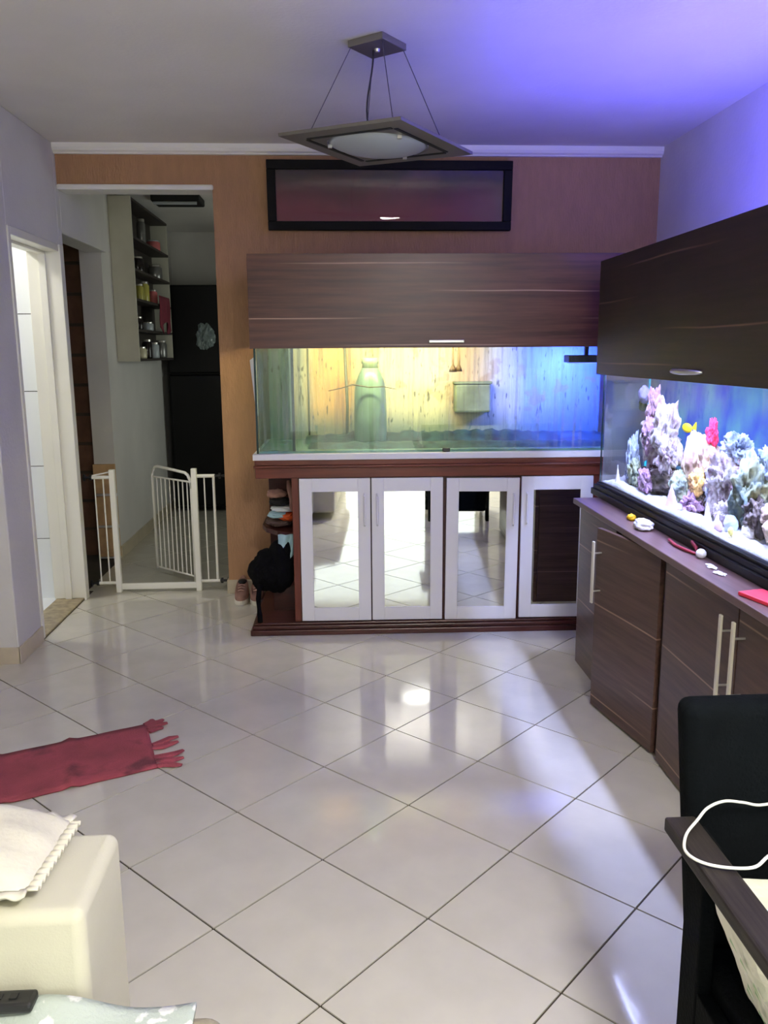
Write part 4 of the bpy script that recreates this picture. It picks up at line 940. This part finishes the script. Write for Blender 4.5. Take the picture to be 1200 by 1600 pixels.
P00, P10, P11, P01 = Vector((-0.98, 1.22, 0)), Vector((-0.525, 1.265, 0)), Vector((-0.515, 1.47, 0)), Vector((-0.98, 1.60, 0))
def pil(u, v, s):
    p = P00*(1-u)*(1-v)+P10*u*(1-v)+P11*u*v+P01*(1-u)*v
    e = (1-(2*u-1)**4)*(1-(2*v-1)**4)
    pin = 0.0
    z = 0.628+s*0.045*max(0, e)**0.55+0.006*noise.noise(Vector((u*6, v*6, s)))
    if s < 0: z = max(z, 0.602)
    return (p.x, p.y, z)
link('cover', MB().grid(lambda u, v: pil(u, v, 1), 28, 22).grid(lambda u, v: pil(1-u, v, -1), 28, 22), m_pil, pl, smooth=True)
ruf = []
edge = [(P00, P10), (P10, P11), (P11, P01)]
mb = MB()
for a, c in edge:
    n_ = 40
    out = Vector(((c-a).y, -(c-a).x, 0)).normalized()
    mb.grid(lambda u, v: ((a+(c-a)*u+out*(v*0.022-0.004)).x, (a+(c-a)*u+out*(v*0.022-0.004)).y, 0.628+0.004*math.sin(u*n_*1.9)*v), n_*3, 2)
link('ruffle', mb, m_pil, pl, solid=0.004, smooth=True)
# blanket
m_bl = mat('grey green flannel', srgb(182, 196, 186), 0.95, bump=0.3, bscale=150)
N = m_bl.node_tree.nodes; L = m_bl.node_tree.links
tc = N.new('ShaderNodeTexCoord'); vo = N.new('ShaderNodeTexVoronoi'); vo.inputs['Scale'].default_value = 26; L.new(tc.outputs['Object'], vo.inputs['Vector'])
nn = N.new('ShaderNodeTexNoise'); nn.inputs['Scale'].default_value = 70; L.new(tc.outputs['Object'], nn.inputs['Vector'])
dd = math_node(N, L, 'ADD', vo.outputs['Distance'], math_node(N, L, 'MULTIPLY', math_node(N, L, 'SUBTRACT', nn.outputs['Fac'], 0.5), 0.5))
mr = N.new('ShaderNodeMapRange'); mr.inputs['From Min'].default_value = 0.40; mr.inputs['From Max'].default_value = 0.32; L.new(dd, mr.inputs['Value'])
L.new(mix_col(N, L, mr.outputs[0], srgb(176, 186, 178), srgb(226, 228, 222)), N['Principled BSDF'].inputs['Base Color'])
def blk(u, v):
    x = -0.95+0.70*u; y = 1.226-0.6*v-0.006*math.sin(u*9)
    roll = 0.022*math.exp(-(v/0.06)**2)*(0.5+0.5*math.sin(u*11+1.0))
    z = 0.428+0.010*noise.noise(Vector((x*7, y*7, 2)))+roll+0.006
    if u > 0.9: z -= 0.004*(u-0.9)*10
    return (x, y, max(z, 0.424))
tag(link('blanket', MB().grid(blk, 60, 40), m_bl, solid=0.008, smooth=True), 'grey-green blanket with white flower print spread over the sofa seat', 'blanket')
rm = thing('remote_control', 'black remote control half tucked under the flowered blanket', 'remote', (-0.6, 1.2, 0.44))
link('body', B(-0.68, -0.505, 1.19, 1.228, 0.4585, 0.476), M_black_plastic, rm, bev=0.006)
for k in range(6): link('button', B(-0.665+k*0.024, -0.653+k*0.024, 1.204, 1.216, 0.476, 0.478), M_slot, rm)

# ================================================================== CHAIR WITH BAG AND CABLE
ch = thing('armchair', 'black upholstered chair with dark wooden arms at the bottom right', 'chair', (0.9, 1.1, 0))
m_arm = mat('dark stained wood', srgb(42, 37, 32), 0.55, spec=0.3, vscale=5, stretch=(30, 1.2, 30), col2=srgb(24, 20, 18), bump=0.1, bscale=30)
m_chair = mat('black teal velvet', srgb(3, 6, 9), 0.95, spec=0.1, var=0.3, vscale=6, bump=0.25, bscale=120)
link('backrest', MB().extrude_y([(0.690, 0.10), (1.065, 0.10), (1.13, 0.868), (0.622, 0.868)], 1.375, 1.44), m_chair, ch, bev=0.026, soft=True)
for x in (0.587, 1.105):
    link('arm', MB().add([(x, 0.72, 0.632), (x+0.058, 0.72, 0.632), (x+0.058, 1.362, 0.632), (x, 1.362, 0.632), (x, 0.72, 0.660), (x+0.058, 0.72, 0.660), (x+0.058, 1.362, 0.660), (x, 1.362, 0.660)],
        [(3, 2, 1, 0), (4, 5, 6, 7), (0, 1, 5, 4), (2, 3, 7, 6), (1, 2, 6, 5), (3, 0, 4, 7)]), m_arm, ch, bev=0.005)
link('seat', B(0.672, 1.08, 0.80, 1.374, 0.22, 0.385), m_chair, ch, bev=0.03, soft=True)
for x in (0.640, 1.07):
    link('leg', B(x, x+0.03, 1.30, 1.372, 0, 0.632), m_chair, ch, bev=0.004)
    link('leg', B(x, x+0.03, 0.74, 0.80, 0, 0.632), m_chair, ch, bev=0.004)
for x in (0.642, 1.082): link('side_rail', B(x, x+0.028, 0.80, 1.30, 0.25, 0.34), m_chair, ch, bev=0.003)
bg_ = thing('paper_bag', 'white paper bag with faint green print standing on the black chair seat', 'bag', (0.8, 1.1, 0.386))
m_bag = mat('white paper', srgb(222, 220, 206), 0.8, bump=0.2, bscale=18)
def bagpt(a, t):
    hx, hy = 0.092+0.058*t, 0.075+0.03*t
    cs, sn = math.cos(a), math.sin(a); k = (abs(cs)**6+abs(sn)**6)**(-1/6)
    w = 0.006*noise.noise(Vector((a*2.2, t*5, 3)))
    return (0.795-0.014*t+(hx+w)*cs*k, 1.185+(hy+w)*sn*k, 0.387+0.19*t+0.005*math.sin(a*3)*t)
n_ = 48
mb = MB(); vs = [bagpt(2*math.pi*i/n_, j/12) for j in range(13) for i in range(n_)]
fs = [(j*n_+i, j*n_+(i+1) % n_, (j+1)*n_+(i+1) % n_, (j+1)*n_+i) for j in range(12) for i in range(n_)]+[tuple(reversed(range(n_)))]
link('paper', mb.add(vs, fs), m_bag, bg_, solid=0.0015)
m_leaf = mat('faint green ink', srgb(150, 182, 140), 0.8)
for k in range(7):
    y = 1.15+0.03*math.sin(k*1.3); z = 0.41+k*0.019; t_ = (z-0.387)/0.19
    px_ = lambda zz: 0.795-0.014*(zz-0.387)/0.19-(0.092+0.058*(zz-0.387)/0.19)-0.0085
    link('print', MB().add([(px_(z), y-0.010, z), (px_(z+0.008), y+0.012, z+0.008), (px_(z+0.022), y+0.004, z+0.022)], [(0, 1, 2)]), m_leaf, bg_)
link('liner', MB().grid(lambda u, v: (0.675+0.2*u, 1.09+0.11*v+0.01*math.sin(u*8), 0.562+0.075*math.sin(math.pi*(0.15+0.75*u))*(0.5+0.5*math.sin(v*5+u*4))), 14, 10), mat('clear blue plastic bag', srgb(196, 214, 226), 0.3), bg_, smooth=True)
def smooth_path(P, k=6):
    P = [Vector(p) for p in P]; out = []
    for i in range(len(P)-1):
        a, b, c, d = P[max(i-1, 0)], P[i], P[i+1], P[min(i+2, len(P)-1)]
        for q in range(k):
            t = q/k
            out.append(0.5*((2*b)+(c-a)*t+(2*a-5*b+4*c-d)*t*t+(3*b-a-3*c+d)*t**3))
    return out+[P[-1]]
cb = tag(link('charging_cable', MB().tube(smooth_path([(1.10, 1.366, 0.86), (0.95, 1.366, 0.78), (0.86, 1.362, 0.70), (0.77, 1.352, 0.682), (0.725, 1.345, 0.692), (0.685, 1.335, 0.702), (0.655, 1.335, 0.69), (0.632, 1.325, 0.672), (0.605, 1.30, 0.667), (0.587, 1.272, 0.667), (0.577, 1.245, 0.667), (0.582, 1.222, 0.667), (0.601, 1.203, 0.667), (0.635, 1.192, 0.667), (0.669, 1.186, 0.672), (0.695, 1.19, 0.690), (0.74, 1.20, 0.694), (0.85, 1.22, 0.70)]), 0.0027, 8), mat('white cable', srgb(226, 226, 218), 0.5), smooth=True), 'white cable looped over the dark wooden chair arm', 'cable')
